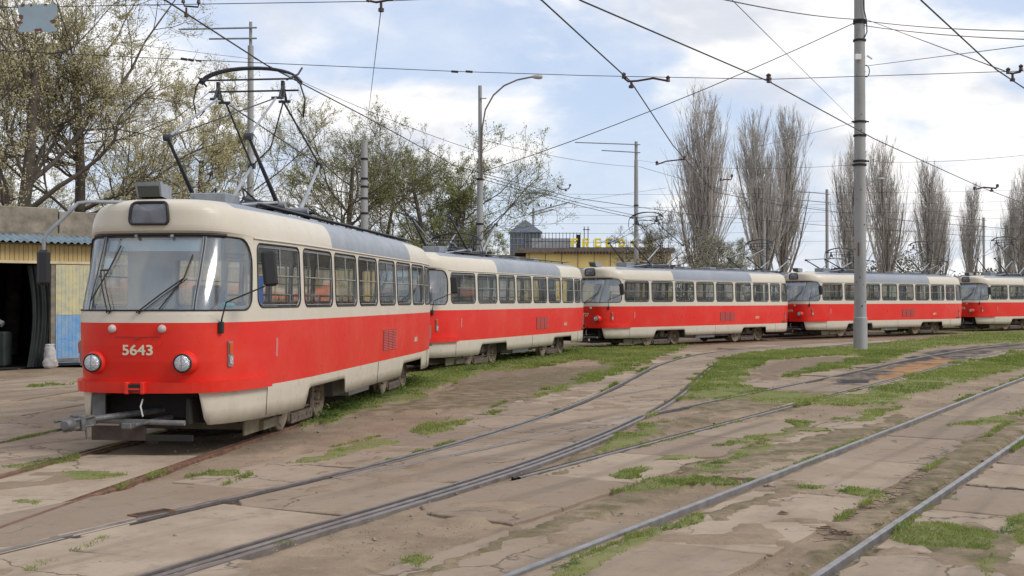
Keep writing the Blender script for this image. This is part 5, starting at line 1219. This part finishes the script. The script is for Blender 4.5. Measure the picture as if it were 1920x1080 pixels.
def spawn(rs,P,Rr,L,num,tmin,tmax,ang,lf,rf,bias=0,lt=.55):
    n,k,_=P.shape; t=tmin+(tmax-tmin)*rs.rand(n,num)**(1+bias); f=t*(k-1); i=np.clip(f.astype(int),0,k-2); fr=(f-i)[...,None]; idx=np.arange(n)[:,None]
    s=P[idx,i]*(1-fr)+P[idx,i+1]*fr; tg=P[idx,i+1]-P[idx,i]; tg/=np.linalg.norm(tg,axis=2,keepdims=True)
    rv=rs.randn(n,num,3); rv-=tg*(rv*tg).sum(2,keepdims=True); rv/=np.linalg.norm(rv,axis=2,keepdims=True)
    a=ang*(.7+.6*rs.rand(n,num,1)); d=tg*np.cos(a)+rv*np.sin(a); r=(Rr[idx,i]*(1-fr[...,0])+Rr[idx,i+1]*fr[...,0])*rf*(.7+.5*rs.rand(n,num))
    l=(L[:,None]*lf*(1.05-lt*t))*(.6+.8*rs.rand(n,num)); return s.reshape(-1,3),d.reshape(-1,3),l.ravel(),r.ravel()
BARK=mat('bark_dark',(.105,.085,.066),.9,var=.5,vs=3,bump=.5); BARK2=mat('poplar_bark',(.17,.145,.12),.9,var=.45,vs=2,bump=.4); TWG=mat('pale_twigs',(.46,.425,.385),.85,var=.25,vs=.6)
def leaves(rs,P,num,size,up=.3):
    n,k,_=P.shape; t=rs.rand(n,num)*(k-1); i=np.clip(t.astype(int),0,k-2); f=(t-i)[...,None]; c=(P[np.arange(n)[:,None],i]*(1-f)+P[np.arange(n)[:,None],i+1]*f).reshape(-1,3); m=len(c)
    c=c+rs.randn(m,3)*size*.8; d=rs.randn(m,3); d[:,2]+=up; d/=np.linalg.norm(d,axis=1,keepdims=True); q=np.cross(d,rs.randn(m,3)); q/=np.linalg.norm(q,axis=1,keepdims=True)+1e-9; s=size*(.5+rs.rand(m,1))
    V=np.stack([c,c+d*s*.5+q*s*.28,c+d*s,c+d*s*.5-q*s*.28],1).reshape(-1,3); F=np.arange(4*m).reshape(-1,4); tint=np.repeat(np.clip(rs.rand(m)*.6+.4*vnoise(c[:,[0,2]]+50,.8,3),0,1),4); return V,F,tint
def spring_tree(name,px,Z,H,seed,label,leafm,spread=1.0,nl=8,ls=.09,lean=0,group='budding trees behind the garage and trams',dense=1.0,cat='tree',low=.22):
    rs=np.random.RandomState(seed); X=(px-960)/2250*Z; r=empty(name,(X,Z,0))
    s0=np.array([[0,0,-.1]]); P0,R0=grow(rs,s0,np.array([[lean,.02,1.]]),np.array([H*.62]),np.array([H*.0165]),9,.05,.02,.4)
    a=spawn(rs,P0,R0,np.array([H]),int(12*dense),low/.62,1.0,.85*spread,.58,.50); P1,R1=grow(rs,a[0],a[1],a[2],a[3]*.8,9,.19,.07,.22)
    b=spawn(rs,P1,R1,a[2],10,.12,1,.80,.50,.5); P2,R2_=grow(rs,b[0],b[1],b[2],np.maximum(b[3],.014),7,.16,.05,.3)
    c=spawn(rs,P2,R2_,b[2],8,.1,1,.75,.50,.6); P3,R3=grow(rs,c[0],c[1],c[2],np.maximum(c[3],.009),5,.16,.07,.4)
    d=spawn(rs,P3,R3,c[2],5,.1,1,.6,.60,.7); P4,R4=grow(rs,d[0],d[1],np.maximum(d[2],.25),np.maximum(d[3]*.8,.006),4,.14,.09,.5)
    V=[];F=[];o=0
    for P,Q,n in ((P0,R0,10),(P1,R1,7)):
        v,f=tubes(P,Q,n); V.append(v);F.append(f+o);o+=len(v)
    mesh_np('trunk',np.concatenate(V),np.concatenate(F),BARK,r,True)
    V=[];F=[];o=0;T=[];
    for P,Q,n in ((P2,R2_,4),(P3,R3,3),(P4,R4,3)):
        v,f=tubes(P,Q,n); V.append(v);F.append(f+o);o+=len(v)
    cr=mesh_np('crown',np.concatenate(V),np.concatenate(F),BARK,r,True)
    v,f,t=leaves(rs,P4,nl,ls); mesh_np('leaves',v,f,leafm,cr,attrs={'tint':t})
    tag(r,label,cat,group); return r
def poplar_parts(seed,H,W,forks=1):
    rs=np.random.RandomState(seed); n=forks; s0=np.column_stack([rs.randn(n)*.25,rs.randn(n)*.2,np.full(n,-.1)])
    P0,R0=grow(rs,s0,np.column_stack([rs.randn(n)*.05,rs.randn(n)*.05,np.ones(n)]),np.full(n,H*.80)*(.88+.12*rs.rand(n)),np.full(n,.38/math.sqrt(n)**.6),12,.02,.02,.06)
    # narrow columnar crown: limbs leave low and climb steeply
    m_=86//n; a=spawn(rs,P0,R0,np.full(n,H),m_,.10,.96,.46*W,.50,.32,0,.74); P1,R1=grow(rs,a[0],a[1],a[2]*.80,np.clip(a[3],.02,.08),9,.03,.20,.2)
    b=spawn(rs,P1,R1,a[2],8,.10,.95,.32,.38,.5); P2,R2_=grow(rs,b[0],b[1],b[2],np.clip(b[3],.012,.028),7,.04,.10,.4)
    c=spawn(rs,P2,R2_,b[2],5,.1,1,.34,.55,.7); P3,R3=grow(rs,c[0],c[1],c[2],np.clip(c[3],.009,.014),5,.05,.10,.5)
    v,f=tubes(P0,R0,10); v1,f1=tubes(P1[::6],R1[::6]*1.5,5); tr=(np.concatenate([v,v1]),np.concatenate([f,f1+len(v)]))
    V=[];F=[];o=0
    for P,Q,k in ((P1,R1,4),(P2,R2_,3),(P3,R3,3)):
        v,f=tubes(P,Q,k); V.append(v);F.append(f+o);o+=len(v)
    return tr,(np.concatenate(V),np.concatenate(F))
LO=leafy_mat('olive_buds',(.42,.38,.18),(.74,.68,.42),.5); LG=leafy_mat('fresh_green_leaves',(.21,.24,.08),(.42,.45,.17),.45); LBL=leafy_mat('pale_blossom',(.32,.33,.22),(.55,.55,.45))
spring_tree('spring_tree',18,40,17.5,1,'big tree at the left edge with dark trunk and olive buds, behind the garage',LO,1.0,7,.07,dense=1.3)
spring_tree('spring_tree',140,45,17.0,2,'big spreading tree with olive buds between the left edge tree and the raised pantograph',LO,1.15,8,.07,.02,dense=1.4)
spring_tree('spring_tree',372,54,13.2,3,'medium tree with pale olive buds directly behind the raised pantograph',LO,1.0,8,.07)
spring_tree('spring_tree',628,60,13.8,7,'sparse tree with wide bare crown behind the short concrete post',LG,1.15,3,.065,.03,dense=1.3)
spring_tree('spring_tree',800,66,13.6,5,'greener tree with leaning trunk just left of the lamp pole',LG,1.0,4,.08,-.02,dense=1.3)
spring_tree('spring_tree',862,68,10.5,45,'low green tree spreading behind the lamp pole',LG,1.0,4,.08,.0,dense=1.1)
spring_tree('spring_tree',715,69,11.8,46,'half bare tree between the concrete post and the greener tree',LG,1.1,1,.08,.0,dense=.8)
for i,(px,Z,H,sd_,lb) in enumerate(((235,62,10,11,'low dense bushy tree below the big trees, left of the raised pantograph'),(60,58,10.5,16,'low dense bushy tree above the garage parapet at the left edge'),(505,70,9.0,12,'low bushy tree behind the roof of the nearest tram, right of the pantograph'),(735,75,8.8,13,'low bushy tree between the post and the lamp pole'),(900,78,8.0,14,'low bushy tree behind the foot of the lamp pole'))):
    spring_tree('bushy_tree',px,Z,H,sd_,lb,LO if px<600 else LG,1.3,3,.09,group='low bushy trees behind the bigger trees',low=.08,dense=1.2)
spring_tree('blossom_tree',1246,76,8.6,21,'small bare branching tree right of the pole with long crossarms',LBL,1.1,1,.08,group='small trees under the poplars',low=.15)
spring_tree('blossom_tree',1352,83,7.4,22,'small pale blossoming tree at the foot of the tallest poplar',LBL,1.3,3,.08,group='small trees under the poplars',low=.15)
PV=[poplar_parts(31,18.0,1.0,1),poplar_parts(32,17.5,.95,2),poplar_parts(33,17,1.0,1)]
PM=[]
for tr,cr in PV:
    a=mesh_np('trunk',*tr,BARK2,None,True); c=mesh_np('crown',*cr,TWG,None,True); PM.append((a.data,c.data)); bpy.data.objects.remove(a); bpy.data.objects.remove(c)
PH=[float(np.percentile(cr[0][:,2],99.93)) for tr,cr in PV]; print('PH',PH,[float(np.percentile(np.abs(cr[0][:,0]),98)) for tr,cr in PV])
pl=[(1313,88,160,0,0,1.08,'tallest poplar, leftmost of the bare poplar row'),(1440,99,193,1,1,1.05,'second poplar from the left, broad with two stems'),(1455,103,200,2,2,.95,'poplar hugging the right side of the second one'),
 (1590,112,245,0,2.1,.95,'poplar just left of the big grey pole'),(1668,114,250,1,.7,1.0,'poplar just right of the big grey pole'),(1732,132,298,2,1.2,1.0,'taller of the two close poplars in the middle right'),(1762,134,330,0,3.0,.9,'shorter of the two close poplars in the middle right'),
 (1825,146,338,2,4,.85,'lone slender poplar left of the distant right pole'),(1880,142,365,1,5,.8,'low poplar behind the distant right pole'),(1906,143,308,0,1.5,.95,'rightmost poplar at the edge of the photo')]
for px,Z,yt,vi,rot,ws,lb in pl:
    X=(px-960)/2250*Z; H=EYE+(562-yt)/2250*Z; r=empty('poplar_tree',(X,Z,0),rot); k=H/PH[vi]
    r.scale=(k*ws,k*ws,k)
    for nm,d in zip(('trunk','crown'),PM[vi]): o=bpy.data.objects.new(nm,d); COL.objects.link(o); o.parent=r
    tag(r,'bare '+lb if not lb.startswith('tallest') else lb,'poplar','row of bare poplars')
# far woods
rs=np.random.RandomState(77); n=60000; x=rs.uniform(-60,140,n); hh=5.5+3.0*np.sin(x*.11)+2*np.sin(x*.37+1); z=rs.rand(n)**.8*np.maximum(hh,2.5); y=210+rs.rand(n)*12; c=np.column_stack([x,y,z]); d=rs.randn(n,3); d/=np.linalg.norm(d,axis=1,keepdims=True); q=np.cross(d,rs.randn(n,3)); q/=np.linalg.norm(q,axis=1,keepdims=True)
V=np.stack([c,c+d*.22+q*.14,c+d*.45,c+d*.22-q*.14],1).reshape(-1,3); kind(mesh_np('far_wood',V,np.arange(4*n).reshape(-1,4),leafy_mat('far_brush',(.10,.085,.055),(.20,.18,.10)),attrs={'tint':np.repeat(rs.rand(n),4)}),'stuff')
